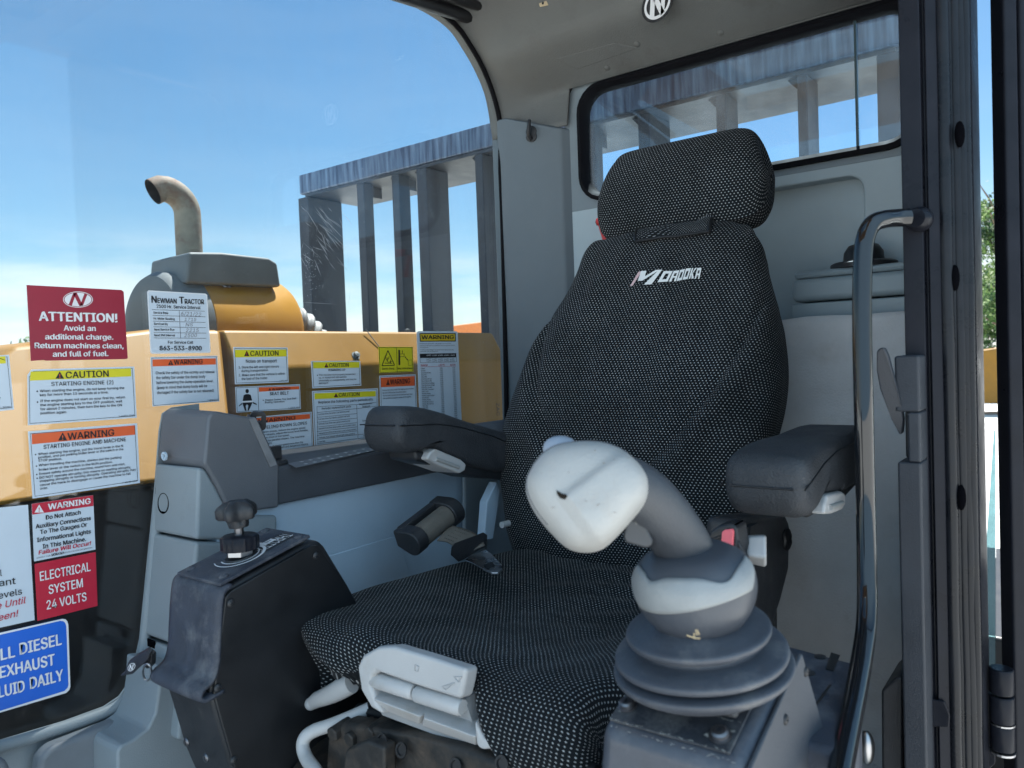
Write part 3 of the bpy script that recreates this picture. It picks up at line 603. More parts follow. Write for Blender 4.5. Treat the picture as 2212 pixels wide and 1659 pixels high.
def lower_left():
    # grey trim frame round the low front glass
    e = [(-260, 1668), (0, 1600), (140, 1558), (225, 1527), (258, 1505), (277, 1478), (290, 1440), (303, 1380), (335, 1060), (345, 930), (352, 893), (372, 880), (430, 872)]
    Yt = GY-.006; ed = [P(x, y, Y=Yt) for x, y in e]
    b = MB(); outer = [Vector((ed[0].x, Yt, -.93)), Vector((1.1, Yt, -.93)), Vector((1.1, Yt, -.22)), Vector((ed[-1].x, Yt, -.22))]
    b.prism(ed+outer[::-1], (0, .004, 0)); b.build('lower_wall', GRAY, cab)
    b = MB(); pts = cat_rom([tuple((p.x, p.z)) for p in ed[:9]], 60); off = .013
    b.tube([Vector((x+.004, Yt-.006, z-.006)) for x, z in pts], .009, 8); b.build('trim_lip', GRAY, cab, smooth=60)
    # second, nearer kick panel with curved rim
    q = [(345, 1440), (343, 1491), (336, 1541), (319, 1575), (286, 1600), (262, 1610), (253, 1624), (253, 1659), (256, 1760), (760, 1760), (760, 1400)]
    b = MB(); b.prism([P(x, y, Y=1.10) for x, y in q], (0, .1, 0)); b.build('kick_panel', GRAY, cab, bevel=.006, seg=3)
    # sill box in the corner at the bottom left
    q = [(78, 1715), (86, 1640), (110, 1615), (330, 1530), (334, 1720)]
    b = MB(); b.prism([P(x, y, Y=1.17) for x, y in q], (0, .03, 0)); b.build('sill_moulding', mat('sill_grey', (.16, .18, .20), .6, var=.1), cab, bevel=.012, seg=3)
    b = MB(); b.prism([P(-80, 1640, Y=1.10), P(18, 1640, Y=1.10), P(34, 1680, Y=1.10), P(34, 1760, Y=1.10), P(-80, 1760, Y=1.10)], (0, .07, 0)); b.build('sill_bracket', mat('sill_grey', (.16, .18, .20)), cab, bevel=.012, seg=3)
    # floor
    b = MB(); b.box(-.2, 1.66, .09, GY+.03, -.96, -.93); b.build('floor', mat('rubber_floor_mat', (.22, .23, .235), .7, var=.2, vs=10, bump=.4, bs=200), cab)
lower_left()
def door_jamb():
    t = cab; X = 1.02
    def y(x, X_=X): return P(x, 800, X=X_).y
    b = MB(); plan = [(X, y(1956)), (X, y(2001)), (X+.008, y(2003)), (X+.008, y(2010)), (X, y(2012)), (X+.006, y(2036)), (X+.02, y(2040)), (X+.03, y(2044)), (X+.03, y(2070)), (X+.12, y(2070)), (X+.12, y(1956))]
    b.prism([(a, c, -.93) for a, c in plan], (0, 0, 1.83)); j = b.build('door_pillar', PAINT, t, bevel=.0018)
    for x0, r, xx in ((2049, .0075, X+.012), (2062, .006, X+.02), (2074, .007, X+.022), (2086, .0065, X+.024), (2097, .0055, X+.026)):
        m = MB(); yy = y(x0, xx); pts = [Vector((xx+random.uniform(-.0006, .0006), yy+random.uniform(-.0005, .0005), -.93+1.83*k/24)) for k in range(25)]
        m.tube(pts, r, 10); m.build('door_seal_strip', mat('seal_rubber', (.008, .009, .012), .3, var=.3, vs=30, spec=.25), j, smooth=60)
    m = MB(); pts = []
    m.box(X+.03, X+.1, y(2104), y(2070), -.93, .9); m.build('pillar_return', PAINT, j)
    for yy_, zz in ((2073, 290), (2062, 600), (2076, 1075)):
        c = P(yy_, zz, X=X+.012); m = MB(); m.sphere(c, .009, n=7, sc=(.5, .6, 1.7)); m.build('rubber_plug', HOLE, j, smooth=80)
    # outer wall behind the pillar, closes the cab
    m = MB(); m.prism([(X+.121, .15, -.93), (RW+.02, .20, -.93), (RW+.02, .185, -.93), (X+.121, .135, -.93)], (0, 0, 1.83)); m.build('rear_side_wall', PAINT, t)
    # long grey cover strip fixed to the jamb, with slot
    Xs = .975; z1 = P(1960, 768, X=Xs).z; ya, yb = P(1934, 900, X=Xs).y, P(1988, 900, X=Xs).y
    s0, s1 = P(1950, 890, X=Xs).z, P(1950, 998, X=Xs).z; ys = P(1960, 950, X=Xs).y
    m = MB(); m.box(Xs, X-.001, yb, ya, s0, z1); m.box(Xs, X-.001, yb, ys, s1, s0); m.box(Xs, X-.001, yb, ya-.001, -.93, s1); m.box(X-.012, X-.0012, ys, ya-.004, s1, s0, 1)
    c = m.build('latch_cover', [mat('dark_cover_plastic', (.026, .030, .038), .5, var=.15, vs=20, bump=.2, bs=500, spec=.35), BLKD], t, bevel=.003)
    # paddle lever through the slot
    m = MB(); q = [(1893, 760, -.035), (1898, 752, -.04), (1910, 750, -.04), (1918, 768, -.035), (1945, 870, -.008), (1952, 905, .012), (1950, 935, .02), (1942, 940, .02), (1936, 925, .015), (1925, 905, -.005), (1900, 840, -.025), (1893, 800, -.035)]
    pl = [P(x, yy, X=Xs+dx*.6) for x, yy, dx in q]; m.prism(pl, (.011, 0, 0)); m.build('latch_lever', mat('dark_cover_plastic', (.026, .030, .038)), t, bevel=.003, seg=3)
    # embossed patch low on the pillar, dark corner block, chrome plug
    m = MB(); q = [P(1992, 1508, X=X-.003), P(2040, 1515, X=X-.003), P(2052, 1545, X=X-.003), P(2050, 1572, X=X-.003), P(1994, 1568, X=X-.003)]; m.prism(q, (.004, 0, 0)); m.build('striker_plate', PAINT, j, bevel=.0015)
    m = MB(); q = [P(1903, 1492, X=1.0), P(1936, 1462, X=1.0), P(1950, 1462, X=1.0), P(1950, 1720, X=1.0), P(1905, 1720, X=1.0)]; m.prism(q, (.10, 0, 0)); m.build('corner_block', BLK, t, bevel=.006)
    m = MB(); m.sphere(P(1872, 1615, X=.99), .021, n=10, sc=(.45, .45, 1)); m.build('chrome_plug', STEEL, t, smooth=80)
door_jamb()
def cab_door():
    d = MB(); X = 1.16
    y0 = P(2150, 800, X=X).y; w = Vector((.55, -.83, 0)).normalized(); nrm = Vector((w.y, -w.x, 0))
    o = Vector((X, y0, 0))
    def q(a, c, z): return o+w*a+nrm*c+Vector((0, 0, z))
    def bar(m, a0, a1, c0, c1, z0, z1): m.prism([q(a0, c0, z0), q(a1, c0, z0), q(a1, c1, z0), q(a0, c1, z0)], (0, 0, z1-z0))
    bar(d, 0, .018, 0, .03, -.93, .9); bar(d, .019, .034, .006, .03, -.93, .9); bar(d, .035, .09, -.004, .03, -.93, .9)
    bar(d, .0905, .8, .002, .028, .82, .9); bar(d, .0905, .8, .002, .028, -.93, -.30); bar(d, .8, .86, .0, .03, -.93, .9)
    ob = d.build('door', PAINT, cab, bevel=.004)
    m = MB(); bar(m, .0905, .8, .012, .017, -.30, .82); m.build('door_glass', glass('door_glass', .02), ob)
    m = MB(); pts = [q(.012, -.004, -.93+1.83*k/12) for k in range(13)]; m.tube(pts, .006, 8); m.build('door_seal', RUB, ob, smooth=60)
    # hinge
    c = P(2165, 1560, X=1.10); m = MB()
    for z0, z1 in ((-.034, -.002), (0, .034), (.036, .068)): m.lathe([(.0, z0), (.0125, z0), (.0135, z0+.002), (.0135, z1-.002), (.0125, z1), (0, z1)], c, n=18)
    m.prism([P(2092, 1488, X=1.10), P(2150, 1502, X=1.10), P(2150, 1650, X=1.10), P(2092, 1700, X=1.10)], (.006, 0, 0)); m.build('hinge', PAINT, ob, bevel=.0012)
    m = MB(); m.lathe([(.0138, -.0020), (.0138, -.0002)], c, n=18); m.lathe([(.0138, -.0385), (.0138, -.036)], c, n=18); m.build('hinge_washer', STEEL, ob)
    # bright glass edge seen in the gap
    m = MB(); m.prism([P(2147, 930, X=1.22), P(2150, 930, X=1.22), P(2150, 1500, X=1.22), P(2117, 1500, X=1.22), P(2122, 1300, X=1.22)], (.012, 0, 0)); m.build('quarter_glass', glass('edge_glass', .35, (.45, .62, .64), .1), ob)
cab_door()
def rear_shelf():
    # moulded storage box, felt mat, cup
    X = 1.50; yl = .60
    t = thing('rear_storage_box', (1.56, .4, -.1), 'grey moulded storage box on the rear wall right of the seat', 'storage box')
    za, zb_, zc, zd = P(1720, 598, X=X).z, P(1720, 653, X=X).z, P(1720, 656, X=X).z, P(1720, 690, X=X).z; yA = P(1708, 620, X=X).y
    b = MB(); b.box(X+.006, RW-.001, .20, yA-.004, za-.004, za+.010); b.build('lid', mat('storage_box_grey', (.25, .31, .34), .5, var=.06, vs=6, bump=.2, bs=500), t, bevel=.008, seg=3)
    b = MB(); b.box(X, RW-.001, .20, yA, zb_, za-.0045); b.build('upper_body', mat('storage_box_grey', (.25, .31, .34), .5, var=.06, vs=6, bump=.2, bs=500), t, bevel=.012, seg=3)
    b = MB(); b.box(X+.003, RW-.001, .20, yA+.001, -.26, zb_-.003); b.build('lower_body', mat('storage_box_grey', (.25, .31, .34), .5, var=.06, vs=6, bump=.2, bs=500), t, bevel=.004)
    c = Vector((1.555, P(1866, 575, X=1.555).y, za+.010)); b = MB(); b.lathe([(.058, 0), (.058, .008), (.053, .011), (.036, .011), (.034, .03), (.026, .042), (.012, .046), (0, .046)], c, n=28)
    tag(b.build('black_grommet', BLK, smooth=45), 'black round rubber cap on top of the grey storage box', 'rubber cap')
    Xm = 1.47; z1 = P(1820, 681, X=Xm).z
    b = MB(); rows = []; r = random.Random(4)
    for i in range(60):
        z = z1-(z1+.93)*i/59; row = []
        for j in range(14):
            y_ = .195+.585*j/13; zz = z+(.002*math.sin(j*1.9)+.0015*math.sin(j*4.1) if i == 0 else 0)
            cr_ = -.006*math.exp(-((z-(z1-.155)-.012*(.5-y_))/.007)**2)-.004*math.exp(-((z-(z1-.47))/.02)**2)
            row.append(Vector((Xm-.01*math.sin((y_-.1)*5)+.004*math.sin(z*9+y_*4)-cr_, y_, zz)))
        rows.append(row)
    b.grid(rows); tag(b.build('felt_mat', MATT, smooth=70, solid=.008), 'grey felt sheet hanging behind the right side of the seat', 'mat')
rear_shelf()
def hook():
    c = P(1148, 290, X=1.586); t = thing('coat_hook', c, 'small black coat hook on the grey corner trim left of the rear window', 'coat hook')
    nrm = Vector((-.97, -.22, 0)); b = MB(); rows = []
    b.lathe([(.0, 0), (.02, 0), (.02, .003), (.014, .005), (0, .006)], c, nrm, n=24, fn=lambda r, z, w: (r*(.62+.38*abs(math.sin(w))), z), ref=(0, 1, 0)); b.build('base_plate', BLK, t, smooth=50)
    b = MB(); p0 = c+nrm*.004+Vector((0, 0, -.012)); b.tube([p0, p0+nrm*.014+Vector((0, 0, .004)), p0+nrm*.018+Vector((0, -.002, .02)), p0+nrm*.014+Vector((0, -.004, .042))], [.006, .0055, .005, .004], 10); b.build('hook_arm', BLK, t, smooth=60)
hook()
def grab():
    X = .93; pts = []
    q = [(1962, 470, .985), (1935, 471, .975), (1908, 474, .955), (1885, 484, .94), (1871, 510, .93), (1864, 560, .925), (1862, 700, .92), (1866, 900, .915), (1870, 1100, .91), (1873, 1250, .89), (1872, 1340, .86), (1864, 1410, .82), (1850, 1490, .765), (1834, 1570, .71), (1818, 1650, .66), (1800, 1740, .61)]
    raw = [P(x, y, X=xx) for x, y, xx in q]; z = cat_rom([(p.x*0+i, 0, p.x, p.y, p.z) for i, p in enumerate(raw)], 110)
    b = MB(); b.tube([Vector(r[2:5]) for r in z], .0102, 20)
    t = thing('grab_handle', raw[-1], 'black glossy tubular grab handle bent along the door pillar', 'grab handle')
    b.build('tube', TUBE, t, smooth=70)
    c = P(1963, 470, X=.99); b = MB(); b.lathe([(.0145, 0), (.0145, .008), (.0125, .014), (.0104, .018)], c+Vector((.028, -.008, 0)), (-.98, .15, 0), n=24, fn=lambda r, z, w: (r, z)); b.build('mounting_flange', PAINT, t, smooth=40)
grab()

# ================================================================== LEFT CONSOLE
def console():
    t = thing('side_console', (.95, 1.13, -.93), 'grey side console with dark ledge along the window beside the seat', 'console')
    Yn = 1.075; Yf = 1.205; Yh = 1.071
    def pn(x, y, Y=Yn): return P(x, y, Y=Y)
    # upper dark hood: polygon of its near face, extruded to the glass
    q = [(441, 1002), (449, 905), (456, 893), (468, 888), (536, 901), (556, 901), (604, 1004), (604, 1096), (500, 1112), (470, 1050), (452, 1018)]
    b = MB(); a = [pn(x, y, Yh) for x, y in q]; b.hull2(a, [Vector((p.x, Yf, p.z+.004)) for p in a]); b.build('instrument_hood', DARKL, t, bevel=.007, seg=3)
    # worn lighter edge strip on the sloped side
    b = MB(); q = [P(538, 905, Y=Yh-.002), P(553, 902, Y=Yh-.002), P(600, 1004, Y=Yh-.002), P(584, 1010, Y=Yh-.002)]; b.prism(q, (0, .003, 0)); b.build('hood_edge_strip', mat('scuffed_grey', (.19, .195, .205), .55, var=.2, vs=30, bump=.2, bs=400), t, bevel=.002)
    # light grey column pieces
    def col(q, name, m=GRAY, bev=.006, Y=Yn+.004):
        b = MB(); a = [pn(x, y, Y) for x, y in q]; b.hull2(a, [Vector((p.x, Yf, p.z)) for p in a]); return b.build(name, m, t, bevel=bev, seg=3)
    u = col([(428, 1010), (445, 1012), (468, 1052), (500, 1113), (600, 1113), (600, 1166), (424, 1166)], 'upper_column')
    col([(424, 1171), (480, 1171), (500, 1175), (512, 1192), (514, 1260), (514, 1410), (405, 1404)], 'lower_column')
    col([(404, 1411), (514, 1416), (514, 1600), (384, 1600)], 'column_foot')
    # oval hole and small recess on the front face, their dark painted near-black
    xf = min(p.x for p in [pn(428, 1010, Yn+.004)])
    c = P(354, 1087, X=xf-.004); b = MB(); b.lathe([(.0, .0), (.0165, 0), (.0165, .0015), (.0155, .002), (.014, .0005), (0, .0005)], c, (-1, 0, .12), n=26, fn=lambda r, z, w: (r*1.0, z), ref=(0, 1, 0)); b.build('blanking_plug', HOLE, t, smooth=40)
    c = P(357, 985, X=xf-.001); b = MB(); b.lathe([(.007, 0), (.007, .003), (.004, .003), (.003, .0), (0, 0)], c, (-1, 0, 0), n=16); b.build('hood_screw', GRAYB, t, smooth=40)
    c = P(328, 1392, X=pn(405, 1404, Yn+.004).x-.001); b = MB(); b.box(c.x-.002, c.x, c.y-.012, c.y+.010, c.z-.004, c.z+.008); b.build('clip_recess', HOLE, t)
    # ledge: dark side and top
    x0 = pn(520, 1010).x; zt = pn(640, 1003).z; zb0 = pn(545, 1102).z; zb1 = pn(890, 1031).z
    b = MB(); prof = [(Yn, zb0), (Yn, zt-.004), (Yn+.006, zt), (Yf, zt+.012), (Yf, zb0)]
    b.prism([(x0, y, z) for y, z in prof], (1.60-x0, 0, 0)); b.build('ledge', DARK, t, bevel=.004, seg=3)
    # lower side panel
    b = MB(); b.box(x0-.04, 1.62, Yn+.012, Yf, -.93, zb0-.0015); sp = b.build('side_panel', GRAYB, t, bevel=.002)
    b = MB(); q = [(612, 1252), (690, 1207), (846, 1160), (860, 1162), (868, 1180), (905, 1300), (905, 1460), (612, 1460)]; b.prism([P(x, y, Y=Yn+.0105) for x, y in q], (0, .004, 0)); b.build('raised_pad', GRAYB, sp, bevel=.0035, seg=3)
    c = P(527, 1143, Y=Yn+.0115); b = MB(); b.lathe([(.026, -.001), (.026, .001), (.021, .002), (.017, .0008), (.010, .0008), (.010, .0022), (.0, .0022)], c, (0, -1, 0), n=32); b.build('screw_boss', GRAYB, sp, smooth=30)
    screw(sp, P(535, 1142, Y=Yn+.009), (0, -1, 0), .004, STEEL)
    # rear upright moulding near the seat
    b = MB(); q = [(1000, 1005), (1076, 1000), (1076, 1060), (1060, 1110), (1052, 1200), (1000, 1210)]; a = [P(x, y, Y=1.05) for x, y in q]; b.hull2(a, [p+Vector((.03, .03, 0)) for p in a]); b.build('rear_moulding', GRAY, t, bevel=.012, seg=3)
    b = MB(); q = [(1073, 1040), (1082, 1060), (1066, 1165), (1046, 1168), (1052, 1085)]; b.prism([P(x, y, Y=.955) for x, y in q], (0, .02, 0)); b.build('side_flap', GRAYB, t, bevel=.003)
    b = MB(); b.lathe([(.009, 0), (.009, .002), (.004, .002), (0, .001)], P(1040, 1113, Y=1.048), (0, -1, 0), n=16); b.build('flap_screw', BLKD, t, smooth=40)
    # ledge furniture
    def lt(x, y): # point on sloped ledge top
        w = P(x, y, d=1.0); n_ = Vector((0, -.012, Yf-Yn-.006)); a = Vector((0, Yn+.006, zt)); return w*(a.dot(n_)/w.dot(n_))
    up = Vector((0, -.1, 1)).normalized()
    k = lt(592, 1001); kn = MB(); kn.lathe([(.023, 0), (.023, .004), (.019, .008), (.0, .008)], k, up, n=24); kk = kn.build('rotary_knob', BLK, t, smooth=40)
    kn = MB(); kn.box(k.x-.013, k.x+.013, k.y-.006, k.y+.006, k.z+.007, k.z+.029); kn.build('knob_grip', BLK, kk, bevel=.002)
    z_ = .0008
    def patch(name, pts, m, h=.0008):
        b = MB(); q = [lt(x, y)+up*z_ for x, y in pts]; b.prism(q, up*h); return b.build(name, m, t)
    pad = patch('membrane_switch_pad', [(622, 1003), (790, 968), (815, 973), (640, 1012)], mat('membrane_grey', (.10, .11, .125), .4))
    ic = MB()
    for i in range(8):
        for j in range(2):
            c0 = (652+i*19+j*9, 1000-i*3.9+j*4.6); p = lt(*c0)+up*.0022; s_ = .0035
            ic.add([p+Vector((-s_, -s_*1.3, 0)), p+Vector((s_, -s_*.6, 0)), p+Vector((s_*.7, s_*1.3, 0)), p+Vector((-s_*.8, s_, 0))], [(0, 1, 2, 3)])
    ic.build('icons', S['w'], pad)
    patch('label_strip', [(806, 964), (826, 962), (868, 976), (846, 980)], mat('pink_label', (.55, .42, .42), .5), .0006)
    for (x, y) in ((858, 972), (888, 966)):
        c = lt(x, y); b = MB(); b.box(c.x-.02, c.x+.02, c.y-.010, c.y+.012, c.z-.001, c.z+.008); r_ = b.build('rocker_switch', mat('switch_grey', (.13, .135, .14), .5), t, bevel=.002)
        b = MB(); b.prism([(c.x-.014, c.y-.007, c.z+.008), (c.x+.014, c.y-.007, c.z+.008), (c.x+.014, c.y-.007, c.z+.016), (c.x-.014, c.y-.007, c.z+.012)], (0, .015, 0)); b.build('rocker', mat('switch_grey', (.13, .135, .14)), r_, bevel=.001)
console()
def keys():
    # ignition key in the console
    c = P(541, 908, Y=1.10); t = thing('ignition_key', c, 'black headed ignition key standing in the grey instrument hood', 'key')
    b = MB(); o = rrect(0, 0, .0125, .016, .008); i_ = rrect(.001, .005, .004, .005, .0025); d = Vector((.62, -.35, -.1)).normalized(); uu = Vector((-.1, -.25, 1)).normalized(); w = d.cross(uu)
    def q(p, e): return c+d*(p[0]+.012)+uu*p[1]+w*e
    b.grid([[q(p, -.003) for p in o], [q(p, -.003) for p in i_], [q(p, .003) for p in i_], [q(p, .003) for p in o], [q(p, -.003) for p in o]], closed=True); b.build('key_head', BLK, t, bevel=.0008)
    b = MB(); b.lathe([(.009, 0), (.009, .004), (.007, .006), (0, .006)], c-d*.006, d, n=20); b.build('lock_barrel', DSTEEL, t, smooth=40)
    # folded tag with ring hanging at the throttle box
    c = P(312, 1448, X=.49); t2 = thing('key_fob', c, 'black leather key fob with a steel ring hanging by the throttle box', 'key fob')
    q = [(268, 1455), (276, 1432), (296, 1418), (316, 1406), (324, 1412), (318, 1428), (300, 1444), (286, 1457), (258, 1462)]
    b = MB(); b.prism([P(x, y, X=.488) for x, y in q], (.006, .002, .004)); b.build('leather_tag', BLK, t2, bevel=.0015)
    b = MB(); b.prism([P(x, y, X=.496) for x, y in [(306, 1412), (320, 1406), (326, 1412), (325, 1436), (316, 1446), (310, 1440)]], (.008, 0, 0)); b.build('strap', BLK, t2, bevel=.002)
    e = MB()
    cc = (284, 1441); n = 18
    def el(k, f_): a = 2*math.pi*k/n; return P(cc[0]+f_*9*math.cos(a)*.85-f_*3*math.sin(a), cc[1]+f_*9*math.sin(a), X=.4872)
    e.grid([[el(k, 1) for k in range(n)], [el(k, .86) for k in range(n)]], closed=True)
    e.add([P(279, 1447, X=.4872), P(281, 1436, X=.4872), P(283, 1436, X=.4872), P(285, 1445, X=.4872), P(287, 1435, X=.4872), P(289, 1435, X=.4872), P(286, 1447, X=.4872), P(284, 1447, X=.4872), P(282, 1440, X=.4872), P(281, 1447, X=.4872)], [tuple(range(10))]); e.build('round_emblem', S['w'], t2)
    b = MB(); pts = [P(318+9*math.cos(a), 1452+18*math.sin(a), X=.492+.006*math.sin(a)) for a in np.linspace(0, 6.283, 30)]; b.tube(pts, .0014, 8); b.build('split_ring', STEEL, t2, smooth=70)
keys()

# ================================================================== THROTTLE BOX
def throttle():
    Yn, Yf = .85, .965
    t = thing('throttle_box', (.63, .9, -.93), 'black throttle box with star knob standing left of the seat', 'throttle box')
    side = [(478, 1288), (492, 1268), (672, 1168), (690, 1168), (702, 1180), (752, 1262), (790, 1330), (800, 1760), (540, 1760), (498, 1659), (470, 1560), (452, 1500)]
    a = [P(x, y, Y=Yn+.008) for x, y in side]; a2 = [Vector((p.x, Yf, p.z)) for p in a]
    b = MB(); b.hull2(a, a2); b.build('housing', BLK, t, bevel=.006, seg=3)
    # dusty front shell with a flared lip
    def fr(X, Y, z): return Vector((X, Y, z))
    p_top = P(478, 1280, Y=Yn); prof = [(p_top.x+.012, p_top.z+.006), (p_top.x+.002, p_top.z+.001), (p_top.x-.002, p_top.z-.012), (p_top.x-.007, p_top.z-.05), (p_top.x-.011, p_top.z-.085), (p_top.x-.018, p_top.z-.102), (p_top.x-.032, p_top.z-.110), (p_top.x-.036, p_top.z-.118), (p_top.x-.030, p_top.z-.123), (p_top.x-.005, p_top.z-.120)]
    z = cat_rom(prof, 40); rows = []
    for X_, Z_ in z: rows.append([Vector((X_+.004*(abs(j/12*2-1)**6), Yn+.001+(Yf-Yn-.001)*j/12, Z_-.0015*(abs(j/12*2-1)**6))) for j in range(13)])
    b = MB(); b.grid(rows); b.build('front_shell', DUSTY, t, smooth=70, solid=.005)
    # flat side cover
    q = [(487, 1290), (500, 1276), (672, 1178), (688, 1178), (748, 1262), (790, 1338), (800, 1752), (545, 1752), (506, 1659), (478, 1560), (462, 1500)]
    b = MB(); b.prism([P(x, y, Y=Yn+.002) for x, y in q], (0, .0055, 0)); b.build('side_cover', BLKD, t, bevel=.002)
    for x, y in ((498, 1303), (682, 1200), (470, 1486), (505, 1642)): screw(t, P(x, y, Y=Yn+.0015), (0, -1, 0), .0052, BLK, 'cover_screw')
    for x, y in ((404, 1603), (446, 1637)): screw(t, P(x, y, X=a[9].x-.012), (-1, 0, 0), .006, DSTEEL, 'base_screw')
    # top plate
    o = P(476, 1268, Y=Yn+.006); e = P(671, 1162, Y=Yn+.006); ux = (e-o); Lx = ux.length; ux.normalize(); uy = Vector((0, 1, 0)); un = Vector((-ux.z, 0, ux.x)); Ly = .098
    def tp(s, v, h=.0): return o+ux*(s*Lx)+uy*(v*Ly)+un*(h+.004)
    b = MB(); b.prism([tp(0, 0, -.004), tp(1, 0, -.004), tp(1, 1, -.004), tp(0, 1, -.004)], un*.005); pl = b.build('top_plate', DUSTY, t, bevel=.0015)
    for s, v in ((.1, .12), (.1, .88), (.92, .12), (.92, .88)): screw(pl, tp(s, v, .001), un, .0062, DUSTY, 'plate_screw')
    # knob stack; foot found by where it is seen on the plate
    w = P(520, 1203, d=1.0); k0 = o+un*.004; c = w*(k0.dot(un)/w.dot(un)); ax = Vector((.0, .02, 1)).normalized()
    kb = MB(); kb.lathe([(.020, 0), (.019, .002), (.015, .002), (.0, .002)], c+un*.0012, un, n=26); sc_ = kb.build('scale_disc', RUB, pl, smooth=30)
    sr = MB(); rows = [[], []]
    for k in range(26):
        an = math.radians(-20+k*9.2); d_ = ux*math.cos(an)-uy*math.sin(an); f1, f2 = (.0285, .0335) if k > 2 else (.027, .038)
        rows[0].append(c+un*.0022+d_*(f1+.004*(k/25))); rows[1].append(c+un*.0022+d_*f2)
    sr.grid(rows); hi = c+un*.0026+ux*.041-uy*.004
    v, f = text2d('HI'); sr.build('dial_scale', S['w'], pl)
    sr = MB(); rows = [[], []]
    for k in range(22):
        an = math.radians(15+k*9); d_ = ux*math.cos(an)-uy*math.sin(an); rows[0].append(c+un*.0023+d_*.0235); rows[1].append(c+un*.0023+d_*.0252)
    sr.grid(rows); sr.add([hi-ux*.008+uy*.006, hi+ux*.010+uy*.006, hi+ux*.010-uy*.006, hi-ux*.008-uy*.006], [(0, 1, 2, 3)])
    m_ = MB(); m_.add([hi+un*.0004+ux*(.006-float(p[0])*.012)-uy*(float(p[1])*.011-.004) for p in v], f); sr.build('dial_arrow', S['w'], pl); m_.build('dial_lettering', S['k'], pl)
    # THROTTLE label, read from the rear
    s0, s1 = tp(.93, .27, .0014), tp(.58, .27, .0014); q = [tp(.955, .20, .0012), tp(.955, .52, .0012), tp(.56, .52, .0012), tp(.56, .20, .0012)]
    b = MB(); b.add(q, [(0, 1, 2, 3)]); lb = b.build('name_label', BLKD, pl)
    v, f = text2d('THROTTLE'); lo, hi_ = v[:, 0].min(), v[:, 0].max(); b = MB(); b.add([tp(.94-(float(p[0])-lo)/(hi_-lo)*.37, .47-float(p[1])/CAP*.22, .0016) for p in v], f); b.build('lettering', S['w'], lb)
    # metal nut, collar, stem, star knob
    kn = MB(); kn.lathe([(.0175, .0), (.0175, .006), (.016, .008), (0, .008)], c+un*.003, ax, n=6); st = kn.build('hex_nut', STEEL, t)
    c1 = c+ax*.010
    def rib(r, z, w): return (r*(1.0+(.055 if (math.cos(w*10) > .55) else 0)) if 0.0005 < z < .0175 else r, z)
    kn = MB(); kn.lathe([(.0, 0), (.0225, .0), (.0235, .001), (.0235, .006), (.0235, .017), (.0225, .0185), (.021, .0195), (.0, .0195)], c1, ax, n=60, fn=rib); kn.build('ribbed_collar', PAINT, t, smooth=35)
    kn = MB(); kn.tube([c1+ax*.019, c1+ax*.045], .006, 16); kn.build('threaded_stem', DSTEEL, t, smooth=40)
    c2 = c1+ax*.030
    def star(r, z, w): 
        k = .5+.5*math.cos(w*5+.5); k = k**1.3; return (r*(.70+.36*k) if r > .010 and z > .010 else r, z)
    kn = MB(); kn.lathe([(.0, 0), (.0125, 0), (.0135, .004), (.0145, .0105), (.024, .0115), (.0262, .014), (.0265, .024), (.0235, .0285), (.0150, .0345), (.0098, .0352), (.0095, .0345), (.0, .0345)], c2, ax+Vector((-.06, 0, 0)), n=80, fn=star); kn.build('star_knob', BLK, t, smooth=40)
throttle()

# ================================================================== SEAT
SC = .632   # seat centre line
seat = thing('operator_seat', (.95, SC, -.93), 'black operator seat with white dotted cloth and two rubber armrests', 'seat')
def loft(path, nr, nc, phi, ea, eb, sign, disp=None):
    c = cat_rom(path, nr); rows, uvs, Ns = [], [], []; s = 0; X = c[:, 0]; Z = c[:, 1]
    tx = np.gradient(X); tz = np.gradient(Z); ln = np.hypot(tx, tz); tx /= ln; tz /= ln
    for i in range(nr):
        if i: s += math.hypot(X[i]-X[i-1], Z[i]-Z[i-1])
        nx, nz = (-tz[i], tx[i]) if sign > 0 else (tz[i], -tx[i]); hw, yc, T = c[i][2:5]; row = []; u = []; 
        for j in range(nc):
            f = -phi+2*phi*j/(nc-1); sy = math.copysign(abs(math.sin(f))**ea, math.sin(f)); cn = math.copysign(abs(math.cos(f))**eb, math.cos(f))
            d = T*(cn-1)+(disp(i/(nr-1), sy, f, yc+hw*sy) if disp else 0); row.append(Vector((X[i]+nx*d, yc+hw*sy, Z[i]+nz*d)))
        a = 0; acc = [0]
        for j in range(1, nc): a += (row[j]-row[j-1]).length; acc.append(a)
        mid = acc[nc//2]; rows.append(row); uvs += [(5+q-mid, 5+s) for q in acc]
    return rows, uvs
def g(x, c, w): return math.exp(-((x-c)/w)**2)
# cushion ------------------------------------------------------
def cush_d(v, t, f, s):
    d = .066*abs(t)**3*max(0, 1-max(0, abs(f)-1.2)/.5)*g(v, .28, .24)
    d -= .010*g(t, 0, .55)*g(v, .35, .25)
    # folds running across the back right of the cushion
    for k, (c0, w_, am, sl_) in enumerate(((.10, .015, .0085, .02), (.155, .018, .0085, .035), (.215, .022, .0078, .05), (.28, .024, .0062, .07), (.35, .030, .0045, .08), (.05, .012, .006, .01))):
        d += am*g(v-sl_*t*2, c0, w_)*g(t, -.25, .55)
    d += .003*math.sin(9*t+7*v)*g(v, .3, .4)+.0016*math.sin(23*t-17*v)*g(t, 0, .8)
    # cut-out for the front handle
    y = s; e = SC-.090-.062*max(0, min(1, (v-.58)/.09))**1.3
    d -= (.034 if v < .60 else .034+min(.05, (v-.60)*.9))*max(0, min(1, (.715-v)/.05))*(1/(1+math.exp(-(y-e)/.003)))*(1/(1+math.exp((y-(SC+.108))/.006)))*(1/(1+math.exp(-(v-.574)/.006)))
    return d
CC = SC+.008
